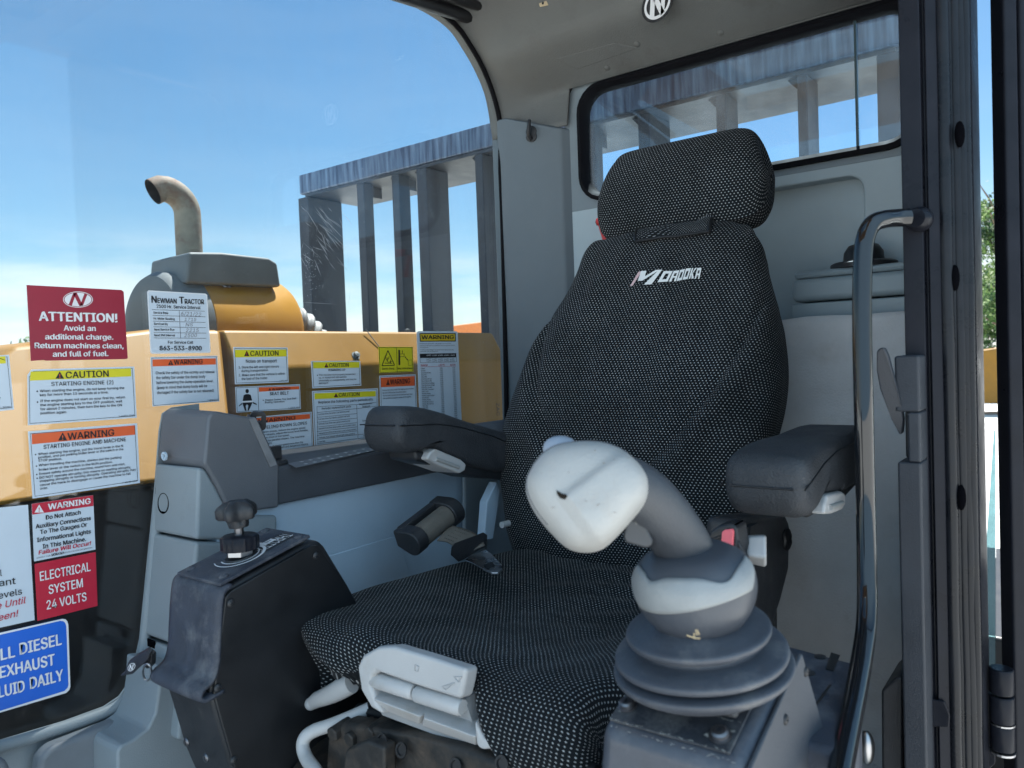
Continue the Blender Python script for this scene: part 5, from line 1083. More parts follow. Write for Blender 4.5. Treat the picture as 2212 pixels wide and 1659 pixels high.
# ================================================================== RIGHT CONSOLE + LEVER
def lever_console():
    t = thing('lever_console', (.62, .26, -.93), 'worn dark console box with screws under the joystick bellows', 'console')
    fl, frr = P(1288, 1573, Z=-.30), P(1611, 1652, Z=-.30); br = P(1724, 1396, Y=frr.y); bl = Vector((br.x, fl.y, br.z)); fl = Vector(((fl.x+frr.x)/2, fl.y, -.30)); frr = Vector((fl.x, frr.y, -.30))
    un = (frr-fl).cross(br-frr).normalized(); un = un if un.z > 0 else -un
    def tp(u, v, h=0): return fl.lerp(frr, u).lerp(bl.lerp(br, u), v)+un*h   # u across (far->near), v front->back
    b = MB(); a = [tp(0, 0), tp(1, 0), tp(1, 1), tp(0, 1)]; lo = [Vector((fl.x-.035, fl.y+.012, -.60)), Vector((fl.x-.035, frr.y-.012, -.60)), Vector((br.x+.05, br.y-.012, -.60)), Vector((br.x+.05, bl.y+.012, -.60))]
    b.hull2(a, lo); b.build('console_housing', mat('worn_console', (.062, .070, .088), .45, var=.22, vs=14, bump=.18, bs=160, dirt=(.17, .17, .175), dscale=10, dlo=.5, dhi=.85, coat=.15), t, bevel=.012, seg=4)
    b = MB(); b.hull2([tp(.05, .045, .001), tp(.90, .045, .001), tp(.90, .97, .001), tp(.05, .97, .001)], [tp(.05, .045, .0035), tp(.90, .045, .0035), tp(.90, .97, .0035), tp(.05, .97, .0035)])
    pl = b.build('top_plate', mat('plate_black', (.030, .033, .040), .5, var=.3, vs=30, bump=.3, bs=300, dirt=(.17, .165, .16), dscale=25, dlo=.48, dhi=.75), t, bevel=.001)
    b = MB(); b.hull2([tp(.07, .27, .0036), tp(.86, .27, .0036), tp(.86, .95, .0036), tp(.07, .95, .0036)], [tp(.09, .285, .010), tp(.84, .285, .010), tp(.84, .94, .010), tp(.09, .94, .010)]); b.build('raised_mount', mat('mount_brown_grey', (.070, .068, .070), .5, var=.2, vs=20, bump=.2, bs=300, dirt=(.16, .15, .14), dscale=20, dlo=.5, dhi=.8), t, bevel=.004, seg=3)
    r_ = random.Random(9); dm = mat('pale_dust', (.33, .31, .28), .95, var=.3, vs=200, spec=.05); d_ = MB()
    def dust(u0, v0, u1, v1, n, w, h):
        for k in range(n):
            f = r_.random(); u, v = u0+(u1-u0)*f+r_.gauss(0, .004), v0+(v1-v0)*f+r_.gauss(0, .004); l = r_.uniform(.004, .02); a_ = r_.gauss(0, .25); d_.add([tp(u-l, v+a_*l, h), tp(u, v-w*r_.random(), h), tp(u+l, v-a_*l, h), tp(u, v+w*r_.random(), h)], [(0, 1, 2, 3)])
    dust(.06, .262, .87, .262, 60, .006, .0039); dust(.05, .05, .90, .05, 34, .006, .0039); dust(.09, .10, .09, .24, 24, .012, .0039); dust(.72, .12, .88, .2, 30, .012, .0040); dust(.05, .01, .95, .01, 26, .007, .0016); dust(.08, .4, .88, .32, 26, .01, .0106)
    d_.build('dust_deposit', dm, pl)['kind'] = 'stuff'
    for u, v, m, r in ((.12, .17, DSTEEL, .0062), (.80, .14, DSTEEL, .0070), (.10, .38, RUST, .006), (.78, .36, RUST, .0066)):
        b = MB(); h = .0036 if v < .25 else .0102
        b.lathe([(r*1.25, 0), (r*1.25, .001), (r, .0015), (r, .0045), (r*.75, .006), (r*.3, .006), (r*.3, .003), (0, .003)], tp(u, v, h), un, n=18); b.build('plate_screw', m, t, smooth=40)
    b = MB(); b.lathe([(.0045, 0), (.0045, .0006), (0, .0006)], tp(.66, .335, .0102), un, n=16); b.build('mount_hole', BLKD, t)
    # side seam plates and rear extension
    b = MB(); q = [tp(1, .02, -.004), tp(1, .98, -.004), Vector((br.x+.045, br.y-.008, -.36)), Vector((br.x+.05, br.y-.012, -.58)), Vector((fl.x-.02, frr.y-.012, -.58))]; b.prism([p+Vector((0, -.004, 0)) for p in q], (0, .004, 0)); sp_ = b.build('side_plate', DARK, t, bevel=.0015)
    for y_ in (.55, .97): 
        c = tp(1, y_, -.022)+Vector((0, -.004, 0)); screw(sp_, c, (0, -1, 0), .0045, BLK, 'side_screw')
    e = MB(); zt = -.335; q = [(.66, .335, zt), (.66, .172, zt), (.72, .172, zt), (.86, .200, zt), (.885, .335, zt)]; e.prism(q, (0, 0, -.2)); rx = e.build('rear_extension', DUSTY, t, bevel=.008, seg=3)
    for x, y in ((1748, 1455), (1772, 1420), (1740, 1490)):
        b = MB(); b.lathe([(.006, 0), (.006, .0015), (.003, .002), (0, .002)], P(x, y, Z=zt+.0003), (0, 0, 1), n=14); b.build('extension_screw', BLK, rx, smooth=40)
    b = MB(); q = [P(x, y, Z=zt+.0006) for x, y in [(1795, 1410), (1815, 1416), (1800, 1450), (1784, 1446)]]; b.prism(q, (0, 0, .0005)); b.build('slot', BLKD, rx)
    b = MB(); q = [P(x, y, Z=zt+.0006) for x, y in [(1792, 1478), (1796, 1480), (1752, 1542), (1750, 1538)]]; b.prism(q, (0, 0, .0005)); b.build('joint_line', BLKD, rx)
lever_console()
def joystick():
    ax = Vector((-.14, .05, 1)).normalized(); c3 = P(1520, 1455, X=.595); base = c3
    t = thing('control_joystick', base-ax*.02, 'worn white topped joystick leaning left on black rubber bellows', 'joystick')
    def at(x, y, z): # centre of a ring at axial offset z above c3
        return c3+ax*z
    c = c3
    prof = [(.056, -.006), (.062, -.002), (.0700, .004), (.0732, .0085), (.0728, .0115), (.066, .0130), (.0545, .0140), (.0540, .0150), (.060, .0160), (.068, .0165), (.0705, .0195), (.0700, .0228), (.062, .0255), (.050, .0285), (.0485, .0315), (.052, .0335), (.057, .0355), (.0590, .0385), (.0585, .0415), (.052, .0440), (.044, .0470), (.036, .0500), (.031, .053), (.0, .053)]
    p2 = cat_rom([(z, r) for r, z in prof], 10) if False else prof
    q = cat_rom(prof[:-1], 120); shift = Vector((.0, .0, 0))
    b = MB(); b.lathe([tuple(x) for x in q]+[(0, .053)], c, ax, n=72, fn=lambda r, z, w: (r*(1+.006*math.sin(3*w+z*80)), z+.0012*math.sin(2*w+1))); b.build('bellows', BOOT, t, smooth=60)
    # bowl shaped base of the grip
    bp = [(.024, .050), (.028, .052), (.034, .058), (.041, .067), (.0465, .077), (.0490, .087), (.0492, .096), (.0475, .104), (.0435, .111), (.037, .1165), (.029, .120), (.0, .121)]
    bq = [tuple(x) for x in cat_rom(bp, 50)]; bc = c+Vector((.001, -.004, -.0125))
    b = MB(); b.lathe(bq, bc, ax, n=56); b.build('base_bowl', BOWL, t, smooth=70)
    # silver inlay on the shoulder of the bowl, facing the door
    toC = Vector((-bc.x, -bc.y, 0)).normalized()
    rows = []; n = 60
    seg = [(r, z) for r, z in cat_rom(bp, 200)]
    def rad(z): 
        k = min(range(len(seg)-8), key=lambda i: abs(seg[i][1]-z)); return seg[k][0]
    refv = toC; a_ = (refv-ax*refv.dot(ax)).normalized(); b_ = ax.cross(a_)
    for k in range(9):
        row = []
        for j in range(n+1):
            w = -1.45+2.9*j/n; lo = .0895+.005*math.sin(w*1.6+.3)+.020*max(0, abs(w)-1.05)**1.0*2; hi = .1135-.006*math.exp(-((w-.55)/.3)**2)-.004*math.exp(-((w+.75)/.2)**2); lo = min(lo, hi-.0005)
            z = lo+(hi-lo)*k/8; r = rad(z)+.0010; row.append(bc+ax*(z+.0004)+(a_*math.cos(w)+b_*math.sin(w))*r)
        rows.append(row)
    b = MB(); b.grid(rows); b.build('silver_inlay', mat('silver_grey_inlay', (.25, .26, .26), .42, .1, var=.1, vs=25, bump=.2, bs=500), t, smooth=60, solid=.0016)
    # scuff on the bowl
    # canted shaft
    p0 = bc+ax*.108+Vector((0, -.002, 0)); D = .615
    pts = [(1476, 1235, .640, .0290), (1482, 1212, .638, .0262), (1474, 1180, .634, .0246), (1450, 1140, .628, .0240), (1420, 1102, .620, .0238), (1390, 1072, .612, .0236), (1350, 1050, .604, .0240), (1310, 1050, .598, .024)]
    path = []
    for x, y, d, r in pts:
        w = P(x, y, d=1.0); k = d/dep(w); path.append(tuple([len(path), 0])+tuple(w*k)+(r,))
    path = cat_rom(path, 60); b = MB(); b.tube([Vector(q[2:5]) for q in path], [float(q[5]) for q in path], 36, flat=.95); b.build('shaft', GRIP, t, smooth=70)
    # trigger under the head
    def pc(x, y, d):
        w = P(x, y, d=1.0); return w*(d/dep(w))
    q = [(1351, 1135), (1372, 1106), (1384, 1110), (1412, 1168), (1408, 1180), (1396, 1184), (1352, 1172), (1346, 1160)]
    b = MB(); b.hull2([pc(x, y, .602) for x, y in q], [pc(x, y, .632) for x, y in q]); b.build('trigger', mat('trigger_grey', (.042, .046, .052), .45, var=.15), t, bevel=.005, seg=3)
    # head: rounded mushroom grip
    hc = pc(1268, 1074, .592); fw = Vector(tuple(fwd)); fw = (hc.normalized()*.9+Vector((0, 0, -.15))).normalized(); uu = Vector((0, 0, 1)); uu = (uu-fw*uu.dot(fw)).normalized(); rr = fw.cross(uu).normalized()
    out = [(1150, 1003), (1172, 976), (1205, 958), (1255, 952), (1300, 955), (1342, 972), (1376, 1003), (1395, 1032), (1399, 1060), (1392, 1090), (1362, 1128), (1330, 1164), (1302, 1188), (1268, 1196), (1228, 1187), (1190, 1152), (1158, 1112), (1138, 1072), (1135, 1038)]
    o3 = [pc(x, y, .592) for x, y in out]; o2 = [((p-hc).dot(rr), (p-hc).dot(uu)) for p in o3]; o2 = cat_rom(o2+[o2[0]], 97)[:-1]
    lay = [(.036, .30), (.034, .66), (.028, .86), (.018, .965), (.006, 1.0), (-.006, .995), (-.016, .965), (-.024, .90), (-.030, .80), (-.034, .66), (-.0365, .48), (-.0375, .25), (-.038, .05)]
    ridge_a, ridge_b = np.array([(pc(1217, 1090, .592)-hc).dot(rr), (pc(1217, 1090, .592)-hc).dot(uu)]), np.array([(pc(1330, 1003, .592)-hc).dot(rr), (pc(1330, 1003, .592)-hc).dot(uu)])
    rd = ridge_b-ridge_a; rl = np.linalg.norm(rd); rd /= rl; rn = np.array([-rd[1], rd[0]])
    lay = cat_rom([(a, k) for a, k in lay], 110)
    rows = []
    for w_, k in lay:
        row = []
        for u_, v_ in o2:
            u2, v2 = u_*k, v_*k; ww = w_
            if w_ < -.004:
                q_ = np.array([u2, v2])-ridge_a; al, ac = q_@rd, q_@rn
                m_ = 1/(1+math.exp(-(ac-.0)/.0014)); edge = min(1, max(0, (al+.004)/.008))
                ww -= .0042*(1-m_)*edge*min(1, (-.004-w_)/.012)     # lower plateau right of the ridge
            row.append(hc+rr*u2+uu*v2+fw*ww)
        rows.append(row)
    b = MB(); b.grid(rows, closed=True); b.add(rows[-1], [tuple(range(96))]); b.add(rows[0], [tuple(range(96))]); hd = b.build('grip_head', WHITEJ, t, smooth=70)
    # ragged hole, parting line and grime on the face of the head
    bang = np.array([math.atan2(q[1], q[0]) for q in o2]); brad = np.hypot(o2[:, 0], o2[:, 1]); od = np.argsort(bang); bang, brad = bang[od], brad[od]
    fl_ = lay[np.argmax(lay[:, 1]):]; kk = fl_[::-1, 1]; wk = fl_[::-1, 0]
    def face(u_, v_, off=.0004):
        k = math.hypot(u_, v_)/np.interp(math.atan2(v_, u_), bang, brad, period=2*math.pi); w_ = float(np.interp(k, kk, wk))
        q_ = np.array([u_, v_])-ridge_a; al, ac = q_@rd, q_@rn; m_ = 1/(1+math.exp(-(ac-.0)/.0014))
        w_ -= .0042*(1-m_)*min(1, max(0, (al+.004)/.008))*min(1, max(0, (-.004-w_)/.012))
        return hc+rr*u_+uu*v_+fw*(w_-off)
    def uvp(x, y): p = pc(x, y, .592); return (p-hc).dot(rr), (p-hc).dot(uu)
    q = [face(*uvp(x, y), .0007) for x, y in [(1206, 1075), (1212, 1079), (1219, 1084), (1226, 1086), (1229, 1091), (1224, 1097), (1214, 1093), (1208, 1085)]]; c_ = sum(q, Vector())/len(q)
    b = MB(); b.add(q+[c_-fw*.0002], [(i, (i+1) % 8, 8) for i in range(8)]); b.build('worn_hole', mat('worn_hole_brown', (.022, .017, .013), .9, spec=.1), hd)
    b = MB(); ln = [face(o2[j][0]*.955, o2[j][1]*.955, .0003) for j in sorted([j for j in range(96) if o2[j][1]*.75-o2[j][0]*.66 > .0], key=lambda j: o2[j][0]*.7+o2[j][1]*.7)]
    b.tube(ln, .0008, 6); b.build('parting_line', mat('seam_grey', (.16, .16, .165), .7), hd, smooth=60)
    r_ = random.Random(5); b = MB()
    for k in range(15):
        x, y = r_.uniform(1160, 1375), r_.uniform(985, 1150); a = r_.uniform(0, 3.1); l = r_.uniform(1, 7); u0, v0 = uvp(x, y); u1, v1 = uvp(x+l*math.cos(a), y+l*math.sin(a))
        try: b.tube([face(u0, v0, .0002), face(u1, v1, .0002)], r_.uniform(.00018, .0004), 5)
        except Exception: pass
    b.build('grime_marks', mat('grime', (.27, .25, .22), .9, spec=.1), hd)['kind'] = 'stuff'
    b = MB(); b.sphere(pc(1210, 968, .607), .014, n=8, sc=(1, 1, .7)); b.build('thumb_button', mat('button_blue_grey', (.30, .34, .40), .4), hd, smooth=80)
    # straw stuck under the bowl
    b = MB(); q0 = pc(1483, 1372, .572); b.tube([q0, pc(1500, 1378, .5715), pc(1512, 1379, .572)], .0005, 5)
    for k in range(3): a = pc(1499+k*3.2, 1372+random.uniform(-12, 2), .5715); b.tube([a, a+Vector((random.uniform(-.002, .002), random.uniform(-.002, .002), -.004))], .0004, 5)
    tag(b.build('straw', mat('dry_straw', (.50, .38, .22), .9)), 'tuft of dry straw caught under the joystick base', 'straw')
joystick()

# ================================================================== STICKERS
def nlogo(s, x, y, rx, ry, cr, cf, cn):
    s.disc(x, y, rx, ry, cr, 1.6, 40); s.disc(x, y, rx*.955, ry*.92, cn, 2.0, 40); s.disc(x, y, rx*.90, ry*.85, cf, 2.4, 40)
    # the letter as strokes of background colour across the oval
    s.poly([(x-rx*.62, y+ry*.62), (x-rx*.42, y+ry*.80), (x-rx*.12, y-ry*.80), (x-rx*.34, y-ry*.72)], cn, 2.8)
    s.poly([(x-rx*.34, y-ry*.80), (x-rx*.08, y-ry*.84), (x+rx*.34, y+ry*.74), (x+rx*.10, y+ry*.82)], cn, 2.8)
    s.poly([(x+rx*.12, y+ry*.82), (x+rx*.34, y+ry*.74), (x+rx*.62, y-ry*.60), (x+rx*.44, y-ry*.76)], cn, 2.8)
s = Sticker('attention_sticker', 'maroon ATTENTION sticker with white oval N emblem at upper left of the glass', 1, [(228, 137), (1040, 180), (1060, 195), (1095, 765), (1075, 772), (390, 786), (380, 780), (265, 788)], 'm')
nlogo(s, 668, 262, 128, 69, 'w', 'w', 'm')
s.t('ATTENTION!', 332, 443, 1008, 457, 78, 'w', .035).t('Avoid an', 545, 528, 822, 531, 46, 'w', .03).t('additional charge.', 386, 603, 972, 605, 46, 'w', .03).t('Return machines clean,', 297, 678, 1060, 680, 46, 'w', .03).t('and full of fuel.', 452, 752, 930, 746, 46, 'w', .03)
s.done()
s = Sticker('service_sticker', 'pale blue white service interval card with handwriting, right of the maroon sticker', 1, [(1262, 195), (1275, 183), (1760, 211), (1776, 222), (1805, 705), (1795, 718), (1305, 727), (1290, 715)], rim=(7, 'w', 2))
s.t('N', 1298, 288, 1345, 290, 58, 'k', .03).t('EWMAN', 1350, 291, 1515, 296, 42, 'k', .03).t('T', 1535, 296, 1580, 298, 58, 'k', .03).t('RACTOR', 1583, 299, 1750, 303, 42, 'k', .03).t('2500 Hr. Service Interval', 1342, 333, 1718, 345, 28, 'k', .02)
for a in ((1303, 348, 1755, 362), (1308, 398, 1760, 410), (1312, 447, 1762, 458), (1316, 495, 1765, 503), (1318, 545, 1768, 550), (1318, 591, 1768, 594), (1535, 357, 1548, 592)): s.line(*a, 3)
for a in (('Service Date', 1314, 383, 1442, 387), ('Hr. Meter Reading', 1316, 433, 1497, 438), ('Serviced By', 1319, 478, 1440, 482), ('Next Service Due', 1322, 528, 1495, 528), ('Next PM Interval', 1323, 577, 1500, 577)): s.t(*a, 19, 'k', .02)
for a in (('6/21/22', 1548, 398, 1720, 408, 34), ('1715', 1580, 444, 1680, 446, 26), ('NS', 1590, 492, 1650, 490, 28), ('2215', 1592, 540, 1700, 540, 30), ('2500', 1578, 584, 1685, 582, 28)): s.t(*a, 'h', -.004, .25)
s.t('For Service Call', 1440, 640, 1656, 641, 24, 'k', .02).t('863-533-8900', 1367, 697, 1730, 697, 38, 'k', .035)
s.done()
s = Sticker('safety_bar_sticker', 'white WARNING sticker about the safety bar, under the service card', 1, [(1290, 755), (1862, 743), (1880, 1135), (1308, 1178)], rim=(3, 'k', 7))
s.hdr([(1306, 775), (1848, 766), (1850, 818), (1308, 835)], 'o').tri(1440, 1486, 780, 823).t('WARNING', 1490, 820, 1737, 812, 42, 'k', .02)
for a in (('Check the safety of the vicinity and release', 1335, 903, 1838, 892), ('the safety bar under the dump body', 1338, 945, 1760, 932), ('before lowering the dump operation lever.', 1341, 987, 1830, 970), ('(keep in mind that dump body will be', 1344, 1030, 1776, 1012), ('damaged if the safety bar is not released)', 1346, 1072, 1832, 1052)): s.t(*a, 24, 'k', .012)
s.t('1-68010-0210', 1780, 1130, 1865, 1127, 12, 'k', .01).done()
s = Sticker('engine_start_sticker', 'white CAUTION sticker about starting engine with wrinkled yellow band', 1, [(270, 862), (1150, 836), (1172, 1275), (240, 1340), (235, 910)], rim=(4, 'k', 14))
s.hdr([(262, 880), (1122, 852), (1125, 920), (255, 957)], 'y').tri(475, 550, 878, 940).t('CAUTION', 563, 937, 933, 922, 55, 'k', .02).t('STARTING ENGINE (2)', 440, 1003, 972, 986, 34, 'k', .008)
for a in (('When starting the engine, do not keep turning the', 342, 1056, 1066, 1028), ('key for more than 15 seconds at a time.', 342, 1090, 930, 1066), ('If the engine does not start on your first try, return', 344, 1142, 1072, 1108), ('the engine starting key to the OFF position, wait', 345, 1177, 1048, 1142), ('for about 2 minutes, then turn the key to the ON', 345, 1212, 1045, 1175), ('position again', 347, 1246, 567, 1236)): s.t(*a, 21, 'k', .016)
s.disc(319, 1048, 7, 7, 'k').disc(321, 1141, 7, 7, 'k').t('1-46010-3040', 1018, 1270, 1150, 1262, 15, 'k', .012).done()
s = Sticker('machine_start_sticker', 'white WARNING sticker about starting engine and machine, lowest on the yellow background', 1, [(240, 1392), (1175, 1322), (1200, 1833), (280, 1968)], rim=(4, 'k', 18))
s.hdr([(272, 1415), (1153, 1340), (1157, 1420), (274, 1502)], 'o').tri(498, 576, 1400, 1470).t('WARNING', 580, 1465, 980, 1428, 58, 'k', .02).t('STARTING ENGINE AND MACHINE', 373, 1543, 1080, 1475, 34, 'k', .012)
for a in (('When starting the engine, put the travel lever in the N', 327, 1597, 1055, 1524), ('position, and put parking brake lever or the switch in the', 328, 1625, 1057, 1552), ('STOP position.', 330, 1652, 532, 1636), ('When traveling the machine, always put the parking', 332, 1692, 1040, 1622), ('brake lever or the switch in the RUN position.', 333, 1731, 965, 1662)): s.t(*a, 20, 'k', .014)
o = (999.1-581)/.2521
for a in (('Ensure safety around the machine, sound horn and start,', 336, 108, 1072, 20), ('DO NOT operate abruptly; this means no starting abruptly,', 338, 141, 1122, 47), ('stopping abruptly or turning abruptly. Operating abruptly may', 340, 170, 1165, 68), ('cause the track to disengage or cause the machine to fall', 342, 203, 1120, 103), ('over.', 343, 233, 412, 225)): s.t(a[0], a[1], a[2]+o, a[3], a[4]+o, 20, 'k', .014)
for x, y in ((305, 1591), (312, 1690), (315, 103+o), (318, 135+o)): s.disc(x, y, 6, 6, 'k')
s.t('1-41010-1320', 1050, 180+o, 1175, 163+o, 13, 'k', .012).done()
s = Sticker('edge_caution_sticker', 'white sticker with yellow band cut off by the left edge of the picture', 1, [(-480, 770), (78, 735), (120, 1205), (-440, 1262)], rim=(4, 'k', 16))
s.hdr([(-450, 775), (46, 748), (50, 808), (-446, 840)], 'y').t('y', -18, 1120, 6, 1118, 26, 'k', .012).t('10-3030', -30, 1198, 90, 1190, 15, 'k', .012).line(-20, 760, 44, 782, 5).done()
s = Sticker('auxiliary_sticker', 'white sticker with red WARNING band about auxiliary connections on the black lower glass', 2, [(272, 355), (798, 280), (818, 745), (293, 848)])
s.hdr([(272, 355), (798, 280), (801, 372), (276, 447)], 'r').tri(296, 376, 360, 428, 'w', 'r').t('WARNING', 412, 405, 778, 352, 50, 'w', .03)
for a in (('Do Not Attach', 392, 490, 693, 443), ('Auxiliary Connections', 305, 567, 780, 492), ('To The Gauges Or', 343, 615, 747, 548), ('Informational Lights', 316, 683, 780, 607), ('In This Machine.', 366, 738, 738, 672)): s.t(*a, 36, 'k', .03)
s.t('Failure Will Occur!', 330, 790, 778, 707, 35, 'r', .03, .15).t('CONTACT YOUR', 315, 825, 432, 803, 12, 'k', 0).t('MOROOKA', 440, 803, 545, 783, 20, 'k', .03, .2).t('DEALER FOR MORE INFORMATION', 548, 780, 790, 735, 11, 'k', 0).done()
s = Sticker('voltage_sticker', 'red ELECTRICAL SYSTEM 24 VOLTS sticker under the auxiliary connections warning', 2, [(297, 870), (820, 768), (836, 1228), (322, 1357)], 'r')
s.t('ELECTRICAL', 343, 1015, 777, 927, 78, 'w', .02).t('SYSTEM', 418, 1128, 712, 1065, 76, 'w', .02).t('24 VOLTS', 400, 1260, 743, 1183, 76, 'w', .02).done()
s = Sticker('fluid_level_sticker', 'large white sticker with red slanted words at the left edge, above the blue one', 2, [(-480, 436), (240, 362), (297, 1350), (-430, 1510)])
s.t('l', 4, 974, 18, 971, 56, 'k', .01).t('ant', -8, 1062, 135, 1040, 58, 'k', .01).t('evels', -14, 1170, 190, 1128, 56, 'k', .01).t('e Until', -34, 1262, 218, 1205, 58, 'r', .01, .2).t('een!', -18, 1360, 150, 1318, 56, 'r', .01, .2).done()
s = Sticker('exhaust_fluid_sticker', 'blue sticker with white rim about filling diesel exhaust fluid daily, lower left', 5, [(-300, 385), (480, 210), (505, 213), (520, 230), (527, 255), (543, 735), (535, 758), (510, 782), (-290, 1020)], 'b', rim=(15, 'w', 0))
s.t('FI', -112, 562, -20, 537, 88, 'w', .03).t('LL', 5, 530, 118, 502, 88, 'w', .03).t('DIESEL', 152, 487, 478, 407, 88, 'w', .03).t('EXHAUST', -2, 668, 425, 562, 88, 'w', .03).t('F', -70, 833, -22, 820, 88, 'w', .03).t('LUID', -10, 818, 193, 767, 88, 'w', .03).t('DAILY', 232, 752, 490, 682, 88, 'w', .03).done()
s = Sticker('transport_sticker', 'white CAUTION sticker with notes on transport, topmost of the middle column', 3, [(138, 130), (545, 133), (553, 395), (150, 410)], rim=(3, 'k', 8))
s.hdr([(150, 150), (535, 148), (538, 200), (152, 207)], 'y').tri(218, 258, 155, 198).t('CAUTION', 265, 197, 478, 193, 38, 'k', .02).t('Notes on transport', 232, 248, 465, 244, 25, 'k', .01)
for a in (('1. Store the left and right mirrors', 177, 291, 480, 284), ('during transportation.', 197, 318, 403, 311), ('2. Make sure that the vehicle is within', 178, 350, 525, 337), ('the bed of the trailer.', 199, 378, 398, 370)): s.t(*a, 18, 'k', .01)
s.t('1-69010-0050', 485, 388, 545, 386, 9, 'k', .01).done()
s = Sticker('seat_belt_sticker', 'white SEAT BELT warning sticker with a black seated figure pictogram', 3, [(152, 430), (638, 410), (645, 595), (160, 622)], rim=(3, 'k', 5))
s.hdr([(328, 433), (632, 424), (633, 446), (330, 466)], 'o').tri(400, 424, 438, 457).t('WARNING', 427, 458, 567, 450, 19, 'k', .02).t('SEAT BELT', 412, 492, 555, 486, 23, 'k', .02).t('Always Fasten The Seat Belt', 375, 535, 610, 521, 13, 'k', .012).t('During Operation', 376, 552, 522, 544, 13, 'k', .012).t('1-41010-1810', 553, 592, 635, 588, 10, 'k', .01).disc(362, 530, 4, 4, 'k').line(322, 433, 328, 608, 3)
s.disc(241, 461, 13, 16, 'k').poly([(215, 492), (232, 484), (252, 483), (268, 490), (282, 545), (205, 548)], 'k').poly([(206, 547), (282, 544), (270, 572), (254, 606), (244, 608), (250, 570), (240, 560), (230, 572), (236, 608), (224, 608), (212, 572)], 'k').poly([(204, 548), (202, 536), (282, 532), (284, 544)], 'w', 3).poly([(205, 548), (203, 560), (178, 578), (180, 568)], 'k').poly([(283, 542), (285, 554), (314, 566), (312, 556)], 'k').done()
s = Sticker('slope_sticker', 'white WARNING sticker about traveling down slopes behind the key hood', 3, [(190, 668), (727, 617), (738, 905), (200, 975)], rim=(3, 'k', 6))
s.hdr([(205, 675), (713, 632), (715, 668), (207, 715)], 'o').tri(312, 348, 668, 702).t('WARNING', 352, 700, 605, 674, 30, 'k', .02).t('WHEN', 196, 765, 292, 755, 24, 'k', .012).t('TRAVELING DOWN SLOPES', 306, 753, 692, 711, 24, 'k', .012)
for a in (('traveling down slopes, reduce the engine speed', 272, 785, 678, 742), ('traveling on slopes, adjust the travel level throttle,', 282, 806, 700, 760), ('travel down the slope at low speed.', 262, 830, 560, 797), ('travel across parallel slopes. The machine', 302, 850, 672, 806), ('turn sideslips.', 305, 870, 430, 856), ('travel down slopes at engine speed more than the', 270, 902, 662, 850), ('speed. This may overturn and dangerous slipping.', 328, 911, 702, 864)): s.t(*a, 14, 'k', .012)
s.t('1-41010-1340', 642, 902, 720, 893, 10, 'k', .01).done()
s = Sticker('warming_up_sticker', 'small white CAUTION sticker about warming up, right of the transport notes', 3, [(722, 235), (1092, 233), (1100, 420), (733, 440)], rim=(3, 'k', 8))
s.hdr([(737, 243), (1085, 242), (1086, 285), (738, 290)], 'y').tri(822, 852, 250, 283).t('CAUTION', 857, 280, 1006, 277, 28, 'k', .02).t('WARMING UP', 850, 310, 980, 308, 17, 'k', .01)
for a in (('This machine must properly be warmed', 780, 346, 1055, 338), ('up, or equipment will operate', 780, 366, 988, 359), ('abnormally or unexpectedly, and may be', 780, 388, 1062, 376), ('damaged.', 780, 407, 853, 404)): s.t(*a, 12, 'k', .012)
s.disc(770, 342, 4, 4, 'k').t('1-41010-1350', 1040, 416, 1095, 413, 8, 'k', .01).done()
s = Sticker('replacement_sticker', 'white CAUTION sticker with a table of parts to replace, left of the armrest', 3, [(730, 460), (1225, 440), (1232, 842), (748, 900)], rim=(3, 'k', 7))
s.hdr([(748, 478), (1208, 460), (1209, 500), (749, 522)], 'y').tri(893, 926, 477, 507).t('CAUTION', 930, 503, 1087, 496, 28, 'k', .02).t('Replace the following parts periodically.', 777, 555, 1192, 530, 19, 'k', .012)
for k, (ya, yb) in enumerate(((578, 562), (622, 592), (658, 630), (695, 664), (732, 698), (765, 730), (795, 760), (825, 788), (858, 818))): s.line(766, ya, 1068, yb, 2.5)
s.line(1068, 562, 1212, 545, 2.5).line(1068, 593, 1214, 574, 2.5).line(1072, 790, 1220, 772, 2.5).line(1074, 818, 1222, 800, 2.5).line(766, 577, 774, 860, 2.5).line(1065, 561, 1075, 820, 2.5)
for a in (('Periodic replacement parts', 803, 600, 1023, 582, 15), ('Fuel hose (from fuel tank to fuel injection pump)', 775, 642, 1010, 617, 11), ('Fuel hose (from fuel injection pump to fuel tank)', 776, 678, 1012, 653, 11), ('Hydraulic hose (from main pump to travel pump)', 778, 714, 1015, 689, 11), ('Hydraulic hose (from dump control valve to control valve)', 779, 750, 1056, 719, 11), ('Hydraulic hose (from dump control valve to dump cylinder)', 780, 785, 1062, 753, 11), ('Hydraulic hose (between left and right dump cylinders)', 782, 816, 1050, 785, 11), ('Seat Belt', 783, 848, 828, 842, 11), ('Replacement', 1086, 567, 1182, 557, 11), ('Interval', 1108, 583, 1165, 577, 11), ('Every 2', 1110, 690, 1158, 685, 11), ('Every 3', 1115, 804, 1158, 799, 11)): s.t(*a, 'k', .012)
s.done()
s = Sticker('electric_shock_sticker', 'yellow electric shock sticker with two black pictograms', 3, [(1230, 128), (1487, 128), (1492, 315), (1237, 325)], 'y', rim=(3, 'k', 3))
s.line(1365, 135, 1370, 318, 3)
for a in ((1300, 155, 1350, 266), (1350, 266, 1255, 270), (1255, 270, 1300, 155)): s.line(*a, 6)
for a in ((1282, 210, 1300, 240), (1310, 200, 1296, 232), (1300, 245, 1330, 238), (1275, 250, 1322, 252), (1322, 225, 1318, 252), (1292, 205, 1300, 225), (1310, 240, 1330, 255)): s.line(*a, 4)
s.poly([(1378, 150), (1391, 150), (1393, 265), (1380, 266)], 'k')
